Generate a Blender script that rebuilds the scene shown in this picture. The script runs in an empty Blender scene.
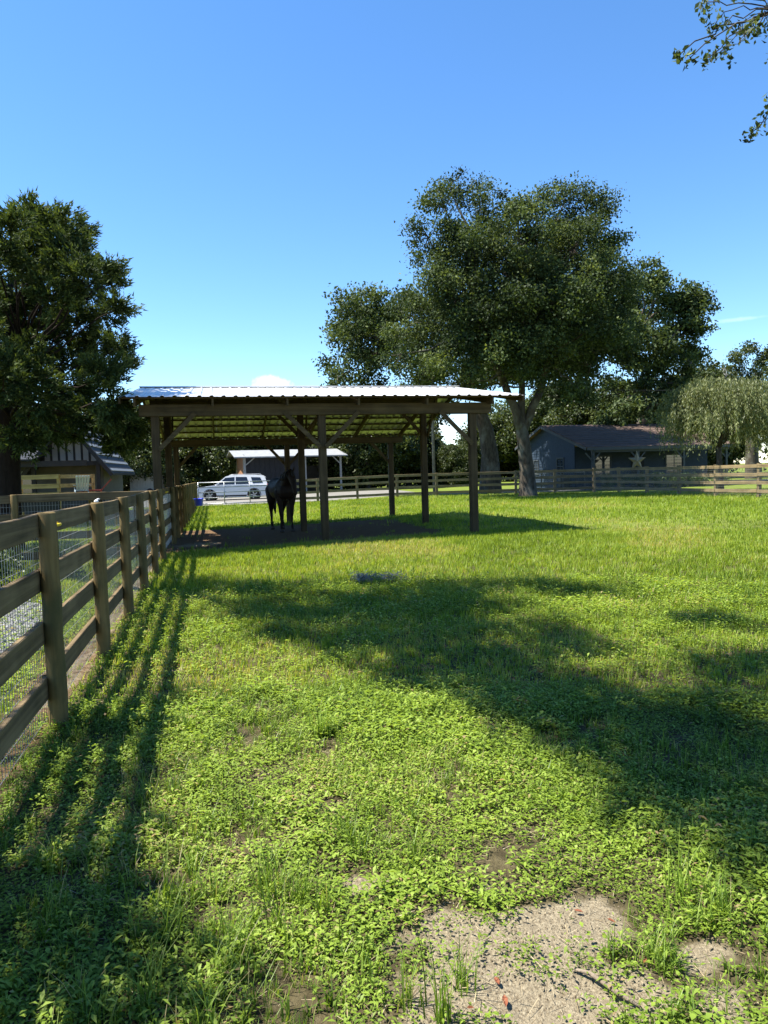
import bpy, bmesh, math, random
import numpy as np
from mathutils import Vector, Matrix
R = math.radians
random.seed(7)
rng = np.random.default_rng(11)
scene = bpy.context.scene
COL = scene.collection

# ------------------------------------------------------------------ camera
F_PX, CAM_H, PITCH, ROLL = 720.0, 1.55, R(3.06), R(1.7)
cam = bpy.data.cameras.new('camera')
cam_o = bpy.data.objects.new('camera', cam)
COL.objects.link(cam_o)
cam.sensor_fit = 'VERTICAL'; cam.sensor_height = 36.0; cam.lens = 36.0 * F_PX / 1024.0
cam.clip_end = 3000; cam.clip_start = 0.05
CAM_M = Matrix.Rotation(math.pi / 2 - PITCH, 3, 'X') @ Matrix.Rotation(-ROLL, 3, 'Z')
cam_o.matrix_world = Matrix.Translation((0, 0, CAM_H)) @ CAM_M.to_4x4()
scene.camera = cam_o

# ------------------------------------------------------------------ sky, sun, exposure
SHX, SHY = 0.543, 0.0                       # shadow shift per metre of height
SUN_EL = math.atan(1 / math.hypot(SHX, SHY))
SUN_DIR = Vector((-SHX, -SHY, 1)).normalized()
world = bpy.data.worlds.new('World'); scene.world = world; world.use_nodes = True
nt = world.node_tree; nt.nodes.clear()
w_out = nt.nodes.new('ShaderNodeOutputWorld'); w_bg = nt.nodes.new('ShaderNodeBackground')
w_sky = nt.nodes.new('ShaderNodeTexSky'); w_sky.sky_type = 'NISHITA'; w_sky.sun_disc = False
w_sky.sun_elevation = SUN_EL; w_sky.sun_rotation = R(-90)
w_sky.air_density = 0.9; w_sky.dust_density = 0.05; w_sky.ozone_density = 3.0; w_sky.altitude = 0
w_bg.inputs['Strength'].default_value = 0.066
nt.links.new(w_bg.outputs[0], w_out.inputs[0])

sun = bpy.data.lights.new('sun', 'SUN'); sun.energy = 5.0; sun.angle = R(0.53); sun.color = (1.0, 0.945, 0.84)
sun_o = bpy.data.objects.new('sun', sun); COL.objects.link(sun_o)
sun_o.rotation_euler = SUN_DIR.to_track_quat('Z', 'Y').to_euler()
sun_o.location = (-20, 0, 40)

scene.view_settings.view_transform = 'Standard'; scene.view_settings.look = 'None'
scene.view_settings.gamma = 1.0; scene.view_settings.use_curve_mapping = False
scene.view_settings.exposure = 1.55
scene.render.engine = 'CYCLES'
scene.cycles.use_denoising = True
scene.cycles.max_bounces = 7; scene.cycles.diffuse_bounces = 4; scene.cycles.transmission_bounces = 4
scene.cycles.glossy_bounces = 3; scene.cycles.transparent_max_bounces = 6
scene.cycles.caustics_reflective = False; scene.cycles.caustics_refractive = False

# ------------------------------------------------------------------ helpers
def ray(px, py):
    d = CAM_M @ Vector(((px - 384) / F_PX, (512 - py) / F_PX, -1.0))
    return d / d.y

def at(px, py, depth):                      # world point on a pixel's ray at a given distance along +Y
    d = ray(px, py)
    return Vector((d.x * depth, depth, CAM_H + d.z * depth))

def smooth(t):
    t = np.clip(t, 0, 1); return t * t * (3 - 2 * t)

def gz(x, y):                               # the lie of the land
    return float(0.12 * smooth((y - 9) / 6) * smooth((x + 6) / 8))

def gz_np(x, y):
    return 0.12 * smooth((y - 9) / 6) * smooth((x + 6) / 8)

def ground_at(px, py):
    d = ray(px, py); dep = 10.0
    for _ in range(20):
        dep = (gz(d.x * dep, dep) - CAM_H) / d.z
    return Vector((d.x * dep, dep, gz(d.x * dep, dep)))

def hash2(ix, iy, seed):
    h = (ix.astype(np.int64) * 374761393 + iy.astype(np.int64) * 668265263 + seed * 974634777) & 0x7fffffff
    h = ((h ^ (h >> 13)) * 1274126177) & 0x7fffffff
    return ((h ^ (h >> 16)) & 0xffff) / 65535.0

def vnoise(x, y, seed=0):
    ix, iy = np.floor(x), np.floor(y); fx, fy = x - ix, y - iy
    fx = fx * fx * (3 - 2 * fx); fy = fy * fy * (3 - 2 * fy)
    ix = ix.astype(np.int64); iy = iy.astype(np.int64)
    a = hash2(ix, iy, seed); b = hash2(ix + 1, iy, seed); c = hash2(ix, iy + 1, seed); d = hash2(ix + 1, iy + 1, seed)
    return (a * (1 - fx) + b * fx) * (1 - fy) + (c * (1 - fx) + d * fx) * fy

def fbm(x, y, seed=0, octs=4):
    s = 0; amp = .5; tot = 0
    for o in range(octs):
        s = s + amp * vnoise(x * 2 ** o + 17.3 * o, y * 2 ** o - 9.1 * o, seed + o); tot += amp; amp *= .5
    return s / tot

# --- mesh collecting
class MB:
    def __init__(s): s.v = []; s.f = []
    def add(s, vs, fs):
        o = len(s.v); s.v += [tuple(v) for v in vs]; s.f += [tuple(i + o for i in f) for f in fs]; return s
    def box(s, c, d, M=None):
        x, y, z = d[0] / 2, d[1] / 2, d[2] / 2
        vs = [Vector((sx * x, sy * y, sz * z)) for sz in (-1, 1) for sy in (-1, 1) for sx in (-1, 1)]
        if M is not None: vs = [M @ v for v in vs]
        vs = [v + Vector(c) for v in vs]
        return s.add(vs, [(0, 2, 3, 1), (4, 5, 7, 6), (0, 1, 5, 4), (2, 6, 7, 3), (0, 4, 6, 2), (1, 3, 7, 5)])
    def bar(s, p, q, w, h, up=(0, 0, 1)):
        p, q = Vector(p), Vector(q); d = (q - p); L = d.length; d.normalize()
        sd = d.cross(Vector(up))
        if sd.length < 1e-4: sd = d.cross(Vector((1, 0, 0)))
        sd.normalize(); u = sd.cross(d)
        M = Matrix((sd, d, u)).transposed()
        return s.box((p + q) / 2, (w, L, h), M)
    def tube(s, pts, rad, n=8, cap=True):
        pts = [Vector(p) for p in pts]
        if not hasattr(rad, '__len__'): rad = [rad] * len(pts)
        rings = []; ref = None
        for i, p in enumerate(pts):
            t = (pts[min(i + 1, len(pts) - 1)] - pts[max(i - 1, 0)]).normalized()
            if ref is None:
                ref = Vector((1, 0, 0)) if abs(t.x) < .8 else Vector((0, 1, 0))
            a = (ref - t * ref.dot(t)).normalized(); ref = a; b = t.cross(a)
            rings.append([p + (a * math.cos(2 * math.pi * k / n) + b * math.sin(2 * math.pi * k / n)) * rad[i] for k in range(n)])
        vs = [v for r in rings for v in r]; fs = []
        for i in range(len(pts) - 1):
            for k in range(n):
                fs.append((i * n + k, i * n + (k + 1) % n, (i + 1) * n + (k + 1) % n, (i + 1) * n + k))
        if cap:
            fs.append(tuple(range(n - 1, -1, -1))); fs.append(tuple((len(pts) - 1) * n + k for k in range(n)))
        return s.add(vs, fs)
    def prism(s, poly, fa, fb):             # poly of 2d points, fa / fb map a 2d point to the two end faces
        n = len(poly)
        return s.add([fa(p) for p in poly] + [fb(p) for p in poly],
                     [tuple(range(n - 1, -1, -1)), tuple(range(n, 2 * n))] + [(i, (i + 1) % n, n + (i + 1) % n, n + i) for i in range(n)])
    def ball(s, c, r, seg=12, rings=8, M=None):
        r = r if hasattr(r, '__len__') else (r, r, r); vs = []; fs = []
        for i in range(rings + 1):
            th = math.pi * i / rings
            for k in range(seg):
                ph = 2 * math.pi * k / seg
                v = Vector((r[0] * math.sin(th) * math.cos(ph), r[1] * math.sin(th) * math.sin(ph), r[2] * math.cos(th)))
                if M is not None: v = M @ v
                vs.append(v + Vector(c))
        for i in range(rings):
            for k in range(seg):
                fs.append((i * seg + k, (i + 1) * seg + k, (i + 1) * seg + (k + 1) % seg, i * seg + (k + 1) % seg))
        return s.add(vs, fs)
    def mesh(s, name, mat, smooth=False):
        me = bpy.data.meshes.new(name); me.from_pydata(s.v, [], s.f); me.update()
        if smooth: me.polygons.foreach_set('use_smooth', [True] * len(me.polygons))
        if mat: me.materials.append(mat)
        return me
    def build(s, name, mat, parent=None, smooth=False):
        return link(name, s.mesh(name, mat, smooth), parent)

def link(name, me, parent=None, loc=None, rot=None, scale=None):
    o = bpy.data.objects.new(name, me); COL.objects.link(o)
    if parent: o.parent = parent
    if loc is not None: o.location = loc
    if rot is not None: o.rotation_euler = rot
    if scale is not None: o.scale = scale
    return o

def tag(o, label=None, cat=None, group=None, kind=None):
    if label: o['label'] = label
    if cat: o['category'] = cat
    if group: o['group'] = group
    if kind: o['kind'] = kind
    return o

def thing(name, label, cat, loc=(0, 0, 0), rz=0.0, group=None):
    o = bpy.data.objects.new(name, None); COL.objects.link(o); o.empty_display_size = .2
    o.location = loc; o.rotation_euler = (0, 0, rz)
    return tag(o, label, cat, group)

def copy_tree(o, parent=None):
    c = o.copy(); COL.objects.link(c)
    if parent: c.parent = parent
    for ch in list(o.children): copy_tree(ch, c)
    return c

def np_mesh(name, verts, k, mat, tint=None, smooth=False):     # faces are consecutive runs of k vertices
    n = len(verts) // k
    me = bpy.data.meshes.new(name)
    me.vertices.add(n * k); me.vertices.foreach_set('co', np.ascontiguousarray(verts, dtype=np.float32).ravel())
    me.loops.add(n * k); me.loops.foreach_set('vertex_index', np.arange(n * k, dtype=np.int32))
    me.polygons.add(n); me.polygons.foreach_set('loop_start', np.arange(0, n * k, k, dtype=np.int32))
    me.polygons.foreach_set('loop_total', np.full(n, k, dtype=np.int32))
    if smooth: me.polygons.foreach_set('use_smooth', np.ones(n, dtype=bool))
    me.update(calc_edges=True)
    if tint is not None:
        a = me.attributes.new('tint', 'FLOAT', 'POINT'); a.data.foreach_set('value', np.ascontiguousarray(tint, dtype=np.float32))
    me.materials.append(mat)
    return me

# ------------------------------------------------------------------ materials
def new_mat(name):
    m = bpy.data.materials.new(name); m.use_nodes = True; t = m.node_tree; t.nodes.clear()
    return m, t
def nd(t, typ, **kw):
    n = t.nodes.new('ShaderNode' + typ)
    for k, v in kw.items(): setattr(n, k, v)
    return n
def ramp(t, fac, stops):
    r = nd(t, 'ValToRGB'); e = r.color_ramp.elements
    while len(e) < len(stops): e.new(0.5)
    for i, (p, c) in enumerate(stops): e[i].position = p; e[i].color = (*c, 1)
    t.links.new(fac, r.inputs[0]); return r.outputs[0]
def coords(t, scale=(1, 1, 1), kind='Object', rnd=True):
    tc = nd(t, 'TexCoord'); out = tc.outputs[kind]
    if rnd:
        oi = nd(t, 'ObjectInfo'); m = nd(t, 'Math', operation='MULTIPLY'); m.inputs[1].default_value = 53.0
        t.links.new(oi.outputs['Random'], m.inputs[0]); a = nd(t, 'VectorMath', operation='ADD')
        t.links.new(out, a.inputs[0]); t.links.new(m.outputs[0], a.inputs[1]); out = a.outputs[0]
    mp = nd(t, 'Mapping'); mp.inputs['Scale'].default_value = scale; t.links.new(out, mp.inputs[0])
    return mp.outputs[0]
def noise(t, vec, scale, detail=4, rough=.6, dist=0.0):
    n = nd(t, 'TexNoise'); n.inputs['Scale'].default_value = scale; n.inputs['Detail'].default_value = detail
    n.inputs['Roughness'].default_value = rough; n.inputs['Distortion'].default_value = dist
    if vec is not None: t.links.new(vec, n.inputs['Vector'])
    return n.outputs[0]
def mixc(t, fac, a, b, mode='MIX'):
    m = nd(t, 'Mix', data_type='RGBA', blend_type=mode)
    for s, v in ((0, fac), (6, a), (7, b)):
        if hasattr(v, 'is_output'): t.links.new(v, m.inputs[s])
        else: m.inputs[s].default_value = v if s == 0 else (*v, 1)
    return m.outputs[2]
def finish(t, col, rough=.7, spec=.3, metal=0.0, bump=None, bstr=.3, bdist=.02):
    b = nd(t, 'BsdfPrincipled'); o = nd(t, 'OutputMaterial')
    if hasattr(col, 'is_output'): t.links.new(col, b.inputs['Base Color'])
    else: b.inputs['Base Color'].default_value = (*col, 1)
    if hasattr(rough, 'is_output'): t.links.new(rough, b.inputs['Roughness'])
    else: b.inputs['Roughness'].default_value = rough
    b.inputs['Specular IOR Level'].default_value = spec; b.inputs['Metallic'].default_value = metal
    if bump is not None:
        bn = nd(t, 'Bump'); bn.inputs['Strength'].default_value = bstr; bn.inputs['Distance'].default_value = bdist
        t.links.new(bump, bn.inputs['Height']); t.links.new(bn.outputs[0], b.inputs['Normal'])
    t.links.new(b.outputs[0], o.inputs[0]); return b

def wood(name, axis, dark, mid, light, along=1.2, across=28, rough=.8, moss=None):
    m, t = new_mat(name)
    sc = [across] * 3; sc['xyz'.index(axis)] = along
    v = coords(t, tuple(sc)); n1 = noise(t, v, 1.0, 6, .65, .4)
    c = ramp(t, n1, [(.32, tuple(x * .7 for x in dark)), (.5, mid), (.68, light)])
    n2 = noise(t, coords(t, (2.2, 2.2, 2.2)), 1.0, 4)
    c = mixc(t, .35, c, ramp(t, n2, [(.3, tuple(.55 * x for x in mid)), (.7, tuple(min(1, 1.35 * x) for x in light))]), 'MIX')
    if moss:
        n3 = noise(t, coords(t, (5, 5, 1.6)), 1.0, 5)
        f = ramp(t, n3, [(.48, (0, 0, 0)), (.68, (1, 1, 1))]); c = mixc(t, f, c, moss)
    finish(t, c, rough, .25, 0, n1, .5, .004)
    return m

def plain(name, c, rough=.6, spec=.4, metal=0.0, var=.25, scale=6.0, bstr=.08):
    m, t = new_mat(name); v = coords(t); n = noise(t, v, scale, 5)
    col = ramp(t, n, [(.3, tuple(x * (1 - var) for x in c)), (.7, tuple(min(1, x * (1 + var)) for x in c))])
    finish(t, col, rough, spec, metal, n, bstr, .01); return m

def leaf_mat(name, stops, trans=.35, rough=.5, spec=.3, tcol=(1.3, 1.2, .5)):
    m, t = new_mat(name)
    a = nd(t, 'Attribute', attribute_name='tint')
    c = ramp(t, a.outputs['Fac'], stops)
    b = nd(t, 'BsdfPrincipled'); t.links.new(c, b.inputs['Base Color']); b.inputs['Roughness'].default_value = rough
    b.inputs['Specular IOR Level'].default_value = spec
    tr = nd(t, 'BsdfTranslucent'); t.links.new(mixc(t, 1.0, c, tcol, 'MULTIPLY'), tr.inputs[0])
    mx = nd(t, 'MixShader'); mx.inputs[0].default_value = trans
    t.links.new(b.outputs[0], mx.inputs[1]); t.links.new(tr.outputs[0], mx.inputs[2])
    o = nd(t, 'OutputMaterial'); t.links.new(mx.outputs[0], o.inputs[0]); return m

def bark_mat(name, dark, light, lichen=None):
    m, t = new_mat(name)
    v = coords(t, (7, 7, 2.0)); n = noise(t, v, 1.0, 7, .7, .6)
    c = ramp(t, n, [(.3, dark), (.7, light)])
    if lichen:
        f = ramp(t, noise(t, coords(t, (1.7, 1.7, 1.1)), 1.0, 6), [(.5, (0, 0, 0)), (.66, (1, 1, 1))]); c = mixc(t, f, c, lichen)
    finish(t, c, .9, .15, 0, n, .9, .03); return m

M = {}
FD, FM_, FL_ = (.055, .042, .024), (.135, .108, .062), (.235, .195, .125)
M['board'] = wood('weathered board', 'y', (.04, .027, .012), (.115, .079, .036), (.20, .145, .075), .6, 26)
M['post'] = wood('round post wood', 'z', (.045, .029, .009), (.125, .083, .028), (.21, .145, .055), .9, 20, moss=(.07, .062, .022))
M['farboard'] = wood('sunlit board', 'y', (.08, .057, .028), (.175, .128, .064), (.275, .208, .112), .6, 20)  # far boards and posts: paler fence wood, sunlight put into the colour
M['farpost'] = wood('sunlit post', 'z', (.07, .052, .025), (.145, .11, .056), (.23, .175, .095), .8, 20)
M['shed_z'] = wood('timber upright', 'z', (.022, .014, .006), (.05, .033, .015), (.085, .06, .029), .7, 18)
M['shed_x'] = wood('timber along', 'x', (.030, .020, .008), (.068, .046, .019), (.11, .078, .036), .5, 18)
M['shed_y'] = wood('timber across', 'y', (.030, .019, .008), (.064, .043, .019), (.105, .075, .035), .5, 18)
M['deck'] = wood('yellow pine', 'x', (.18, .125, .045), (.29, .21, .085), (.37, .28, .12), .6, 16)
M['barnwood'] = wood('reddish barn boards', 'z', (.13, .055, .025), (.26, .12, .06), (.36, .19, .10), .7, 14)

def roof_metal(name, c, rough):
    m, t = new_mat(name)
    n = noise(t, coords(t, (1.3, .35, 1)), 1.0, 5); col = ramp(t, n, [(.3, tuple(x * .8 for x in c)), (.7, c)])
    r = ramp(t, noise(t, coords(t, (3, 3, 3)), 1.0, 4), [(.3, (rough - .08,) * 3), (.7, (rough + .1,) * 3)])
    finish(t, col, r, .5, .35); return m
M['roof_metal'] = roof_metal('galvalume sheet', (.60, .61, .62), .42)
M['barnroof'] = plain('dull grey sheet', (.25, .26, .27), .5, .4, 0, .15, 3)
M['galv'] = plain('galvanised steel', (.36, .37, .38), .42, .5, .7, .15, 9)
M['wire'] = plain('dull wire', (.30, .30, .29), .5, .5, .6, .2, 9)
M['yellow'] = plain('yellow plastic', (.72, .50, .015), .45, .5, 0, .12, 20)
M['white_plastic'] = plain('white plastic', (.78, .78, .76), .4, .5, 0, .06, 8)
M['bluebucket'] = plain('blue plastic', (.012, .035, .60), .4, .5, 0, .12, 8)
M['paleblue'] = plain('pale blue paint', (.26, .34, .40), .5, .4, 0, .1, 8)
M['redplastic'] = plain('faded red plastic', (.20, .035, .028), .5, .4, 0, .15, 8)
M['carpaint'] = plain('white car paint', (.58, .59, .61), .22, .6, 0, .02, 3, 0)
M['cladding'] = plain('black car trim', (.02, .02, .022), .55, .4, 0, .15, 10)
M['glass_dark'] = plain('tinted car glass', (.012, .014, .018), .06, .8, 0, .1, 2, 0)
M['tyre'] = plain('tyre rubber', (.018, .018, .018), .8, .3, 0, .15, 10)
M['alloy'] = plain('alloy wheel', (.42, .43, .45), .3, .6, .8, .1, 10)
M['lamp_clear'] = plain('headlamp lens', (.55, .57, .6), .12, .7, 0, .08, 5, 0)
M['lamp_red'] = plain('tail lamp lens', (.40, .015, .012), .15, .7, 0, .08, 5, 0)
M['horse'] = plain('dark bay coat', (.018, .0105, .007), .6, .15, 0, .35, 5, .1)
M['horsehair'] = plain('black horsehair', (.007, .006, .006), .6, .3, 0, .3, 30, .4)
M['hoof'] = plain('hoof horn', (.05, .042, .036), .6, .3, 0, .2, 10)
M['siding'] = plain('slate blue siding', (.022, .037, .060), .7, .3, 0, .16, 4)
M['trim'] = plain('grey blue trim', (.05, .059, .068), .6, .3, 0, .12, 4)
M['dkwall'] = plain('dark wall', (.016, .017, .021), .75, .3, 0, .2, 4)
M['whitewall'] = plain('cream painted wall', (.27, .27, .235), .7, .3, 0, .09, 3)
M['greywall'] = plain('grey board wall', (.085, .085, .084), .75, .3, 0, .15, 4)
M['batten'] = plain('white batten boards', (.24, .245, .25), .6, .3, 0, .08, 5)
M['blackpaint'] = plain('black stained wood', (.018, .018, .019), .7, .3, 0, .2, 8)
M['windowglass'] = plain('window glass', (.03, .04, .05), .05, .8, 0, .15, 1.5, 0)
M['star'] = plain('weathered tin star', (.16, .135, .09), .5, .4, .2, .2, 9)
M['pole'] = bark_mat('utility pole wood', (.12, .10, .08), (.26, .23, .19))
M['concrete'] = plain('pale concrete', (.46, .44, .40), .85, .2, 0, .12, 1.4)
M['oakbark'] = bark_mat('oak bark', (.024, .019, .014), (.095, .08, .061), (.125, .12, .098))
M['cedarbark'] = bark_mat('cedar bark', (.010, .007, .005), (.032, .023, .017))
M['moss'] = leaf_mat('grey hanging moss', [(0, (.17, .17, .15)), (1, (.34, .34, .31))], .25, .8, .1, (1, 1, .95))

def shingle_mat():
    m, t = new_mat('brown shingles')
    br = nd(t, 'TexBrick'); br.inputs['Scale'].default_value = 1.0
    br.inputs['Brick Width'].default_value = .33; br.inputs['Row Height'].default_value = .14; br.inputs['Mortar Size'].default_value = .008
    br.inputs['Color1'].default_value = (.13, .085, .065, 1); br.inputs['Color2'].default_value = (.075, .052, .042, 1); br.inputs['Mortar'].default_value = (.03, .024, .02, 1)
    t.links.new(coords(t, rnd=False), br.inputs['Vector'])
    c = mixc(t, .5, br.outputs[0], ramp(t, noise(t, coords(t), 2.5, 6), [(.3, (.06, .045, .038)), (.7, (.17, .12, .095))]))
    finish(t, c, .9, .15, 0, br.outputs[0], .4, .01); return m
M['shingle'] = shingle_mat()

def ground_mat():
    m, t = new_mat('paddock ground')
    v = nd(t, 'TexCoord').outputs['Object']
    d = nd(t, 'Attribute', attribute_name='dirt').outputs['Fac']
    s = nd(t, 'Attribute', attribute_name='sand').outputs['Fac']
    n1 = noise(t, v, 14, 6, .7); n2 = noise(t, v, .6, 5); n3 = noise(t, v, 110, 3, .7)
    soil = ramp(t, n1, [(.3, (.035, .028, .015)), (.55, (.08, .066, .034)), (.8, (.14, .118, .068))])
    turf = ramp(t, n2, [(.3, (.085, .115, .018)), (.7, (.15, .19, .03))])
    far = nd(t, 'Attribute', attribute_name='turf').outputs['Fac']
    c = mixc(t, far, soil, turf)
    brown = ramp(t, n1, [(.3, (.075, .044, .022)), (.7, (.165, .105, .058))])
    sand = ramp(t, n3, [(.32, (.115, .09, .058)), (.5, (.215, .18, .122)), (.72, (.32, .275, .19))])
    sand = mixc(t, ramp(t, n1, [(.45, (0, 0, 0)), (.75, (.6,) * 3)]), sand, (.15, .125, .085))
    def edged(a, lo, hi):
        ad = nd(t, 'Math', operation='ADD'); t.links.new(a, ad.inputs[0])
        k = nd(t, 'Math', operation='MULTIPLY_ADD'); t.links.new(n1, k.inputs[0]); k.inputs[1].default_value = .7; k.inputs[2].default_value = -.35
        t.links.new(k.outputs[0], ad.inputs[1]); return ramp(t, ad.outputs[0], [(lo, (0, 0, 0)), (hi, (1, 1, 1))])
    c = mixc(t, edged(d, .35, .65), c, brown)
    c = mixc(t, edged(s, .35, .6), c, sand)
    h = nd(t, 'Math', operation='MULTIPLY_ADD'); t.links.new(n3, h.inputs[0]); h.inputs[1].default_value = .35; t.links.new(n1, h.inputs[2])
    finish(t, c, .95, .1, 0, h.outputs[0], .9, .03); return m
M['ground'] = ground_mat()
def gravel_mat(name, a, b):
    m, t = new_mat(name); v = nd(t, 'TexCoord').outputs['Object']
    vo = nd(t, 'TexVoronoi'); vo.inputs['Scale'].default_value = 24; t.links.new(v, vo.inputs['Vector'])
    c = mixc(t, .6, ramp(t, vo.outputs['Color'], [(.1, a), (.9, b)]), ramp(t, noise(t, v, .8, 5), [(.3, a), (.7, b)]))
    finish(t, c, .9, .2, 0, vo.outputs['Distance'], .6, .02); return m
M['gravel'] = gravel_mat('grey gravel', (.08, .08, .088), (.2, .2, .21))
M['drive'] = gravel_mat('pale drive gravel', (.12, .115, .10), (.22, .21, .19))
M['stone'] = leaf_mat('gravel stone', [(0, (.07, .07, .08)), (.6, (.18, .18, .19)), (1, (.32, .315, .31))], 0.0, .8, .3)

M['weed'] = leaf_mat('broad weed leaf', [(0, (.030, .048, .006)), (.35, (.112, .18, .017)), (.75, (.24, .345, .04)), (.93, (.34, .44, .09)), (1, (.33, .24, .12))], .45, .5, .35)
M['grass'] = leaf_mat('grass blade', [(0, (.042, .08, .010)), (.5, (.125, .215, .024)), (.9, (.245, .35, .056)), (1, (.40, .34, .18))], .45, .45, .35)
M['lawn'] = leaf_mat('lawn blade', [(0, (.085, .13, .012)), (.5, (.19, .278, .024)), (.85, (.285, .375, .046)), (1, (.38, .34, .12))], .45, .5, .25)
M['oakleaf'] = leaf_mat('oak leaf', [(0, (.014, .024, .010)), (.5, (.045, .070, .026)), (.85, (.095, .132, .048)), (1, (.155, .195, .07))], .32, .62, .15)
M['cedarleaf'] = leaf_mat('cedar spray', [(0, (.010, .019, .007)), (.5, (.034, .056, .017)), (1, (.12, .16, .042))], .28, .7, .12)
M['willowleaf'] = leaf_mat('willow leaf', [(0, (.06, .08, .028)), (.5, (.145, .17, .066)), (1, (.25, .27, .115))], .38, .5, .3)
M['woodleaf'] = leaf_mat('woodland leaf', [(0, (.014, .025, .008)), (.5, (.042, .062, .018)), (1, (.10, .125, .038))], .28, .5, .3)
M['shrubleaf'] = leaf_mat('shrub leaf', [(0, (.02, .04, .012)), (.5, (.05, .085, .02)), (1, (.10, .14, .035))], .3, .45, .35)
M['deadleaf'] = plain('dead leaf', (.20, .07, .035), .7, .2, 0, .35, 20)
M['twig'] = bark_mat('twig bark', (.12, .09, .065), (.30, .25, .19))

# ------------------------------------------------------------------ clouds low in the sky (a world-space direction each)
def add_clouds():
    tc = nd(nt, 'TexCoord'); vec = tc.outputs['Generated']
    wv = noise(nt, vec, 26, 6, .6)
    hs_ = nd(nt, 'HueSaturation'); hs_.inputs['Saturation'].default_value = 1.20; hs_.inputs['Value'].default_value = 1.46; hs_.inputs['Hue'].default_value = .501
    nt.links.new(w_sky.outputs[0], hs_.inputs['Color']); col = hs_.outputs[0]
    for (px, py, rx, rz, amt) in ((268, 386, .028, .014, .95), (452, 428, .055, .020, .42), (590, 395, .10, .012, .35), (742, 319, .045, .0035, .16)):
        d = ray(px, py).normalized()
        sub = nd(nt, 'VectorMath', operation='SUBTRACT'); nt.links.new(vec, sub.inputs[0]); sub.inputs[1].default_value = d
        mul = nd(nt, 'VectorMath', operation='MULTIPLY'); nt.links.new(sub.outputs[0], mul.inputs[0]); mul.inputs[1].default_value = (1 / rx, 1 / rx, 1 / rz)
        ln = nd(nt, 'VectorMath', operation='LENGTH'); nt.links.new(mul.outputs[0], ln.inputs[0])
        ma = nd(nt, 'Math', operation='MULTIPLY_ADD'); nt.links.new(wv, ma.inputs[0]); ma.inputs[1].default_value = -2.2; nt.links.new(ln.outputs['Value'], ma.inputs[2])
        mr = nd(nt, 'MapRange'); nt.links.new(ma.outputs[0], mr.inputs[0])
        mr.inputs[1].default_value = -.05; mr.inputs[2].default_value = -.75; mr.inputs[3].default_value = 0; mr.inputs[4].default_value = amt
        col = mixc(nt, mr.outputs[0], col, (9.5, 9.7, 10.0))
    nt.links.new(col, w_bg.inputs['Color'])
add_clouds()

# ------------------------------------------------------------------ layout frame shared by the fence, the shelter and the houses
TH = R(13.1)                                            # everything is set out 13 degrees off the view
EU = Vector((math.cos(TH), math.sin(TH), 0)); EV = Vector((-math.sin(TH), math.cos(TH), 0))
FENCE0 = Vector((-2.08, 4.45, 0))
SHED0 = Vector((-4.63, 14.83, 0)); UB, VB = 3.43, 3.92

def fence_x(y): return FENCE0.x + (y - FENCE0.y) * (-math.tan(TH))

# ------------------------------------------------------------------ ground
SAND = [(ground_at(520, 1000), .30), (ground_at(480, 940), .20), (ground_at(590, 925), .13), (ground_at(555, 980), .2), (ground_at(640, 990), .12), (ground_at(715, 1000), .12),
        (ground_at(440, 1010), .15), (ground_at(520, 935), .2), (ground_at(366, 880), .09), (ground_at(700, 950), .10)]
def masks(x, y):
    n = fbm(x * 1.7, y * 1.7, 3); n2 = fbm(x * 6, y * 6, 9)
    s = np.zeros_like(x)
    for c, r in SAND: s = np.maximum(s, np.exp(-((x - c.x) ** 2 + (y - c.y) ** 2) / (r * r * 1.0)))
    n3 = fbm(x * 15, y * 15, 13); s = np.clip(s * 1.1 + (n2 - .5) * 1.5 + (n3 - .5) * .9, 0, 1) * (s > .10)
    fx = (x - FENCE0.x) * EU.x + (y - FENCE0.y) * EU.y                 # across the fence, + into the paddock
    strip = np.exp(-((fx + .25) / .26) ** 2) * .85 + (n - .5) * .5
    strip = np.where(y < 3.2, strip * .6, strip)
    u = (x - SHED0.x) * EU.x + (y - SHED0.y) * EU.y; v = (x - SHED0.x) * EV.x + (y - SHED0.y) * EV.y
    inside = smooth((u + .6) / .7) * smooth((7.0 - u) / 1.2) * smooth((v + .35) / .9) * smooth((7.6 - v) / 1.6)
    worn = np.clip((fbm(x * 3.1, y * 3.1, 21) - .66) * 3, 0, .35) * (y < 7)
    d = np.maximum(np.maximum(strip, inside * 1.1 + (n - .5) * .4 * (inside > .02)), worn)
    s = np.maximum(s, np.clip(np.exp(-((fx + .20) / .20) ** 2) * (.95 - .5 * n) * (y < 14) * (y > 4.8), 0, 1) * .9)
    s = np.maximum(s, np.exp(-(((u - .75) / .7) ** 2 + ((v - 1.9) / .8) ** 2)) * .8)
    return np.clip(d, 0, 1), np.clip(s, 0, 1)

def axis(lo, hi, c, h0, grow):
    out = [c]; h = h0
    while out[-1] < hi: out.append(out[-1] + h); h *= grow
    neg = [c]; h = h0
    while neg[-1] > lo: neg.append(neg[-1] - h); h *= grow
    return np.array(sorted(set(neg[1:] + out)))

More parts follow.
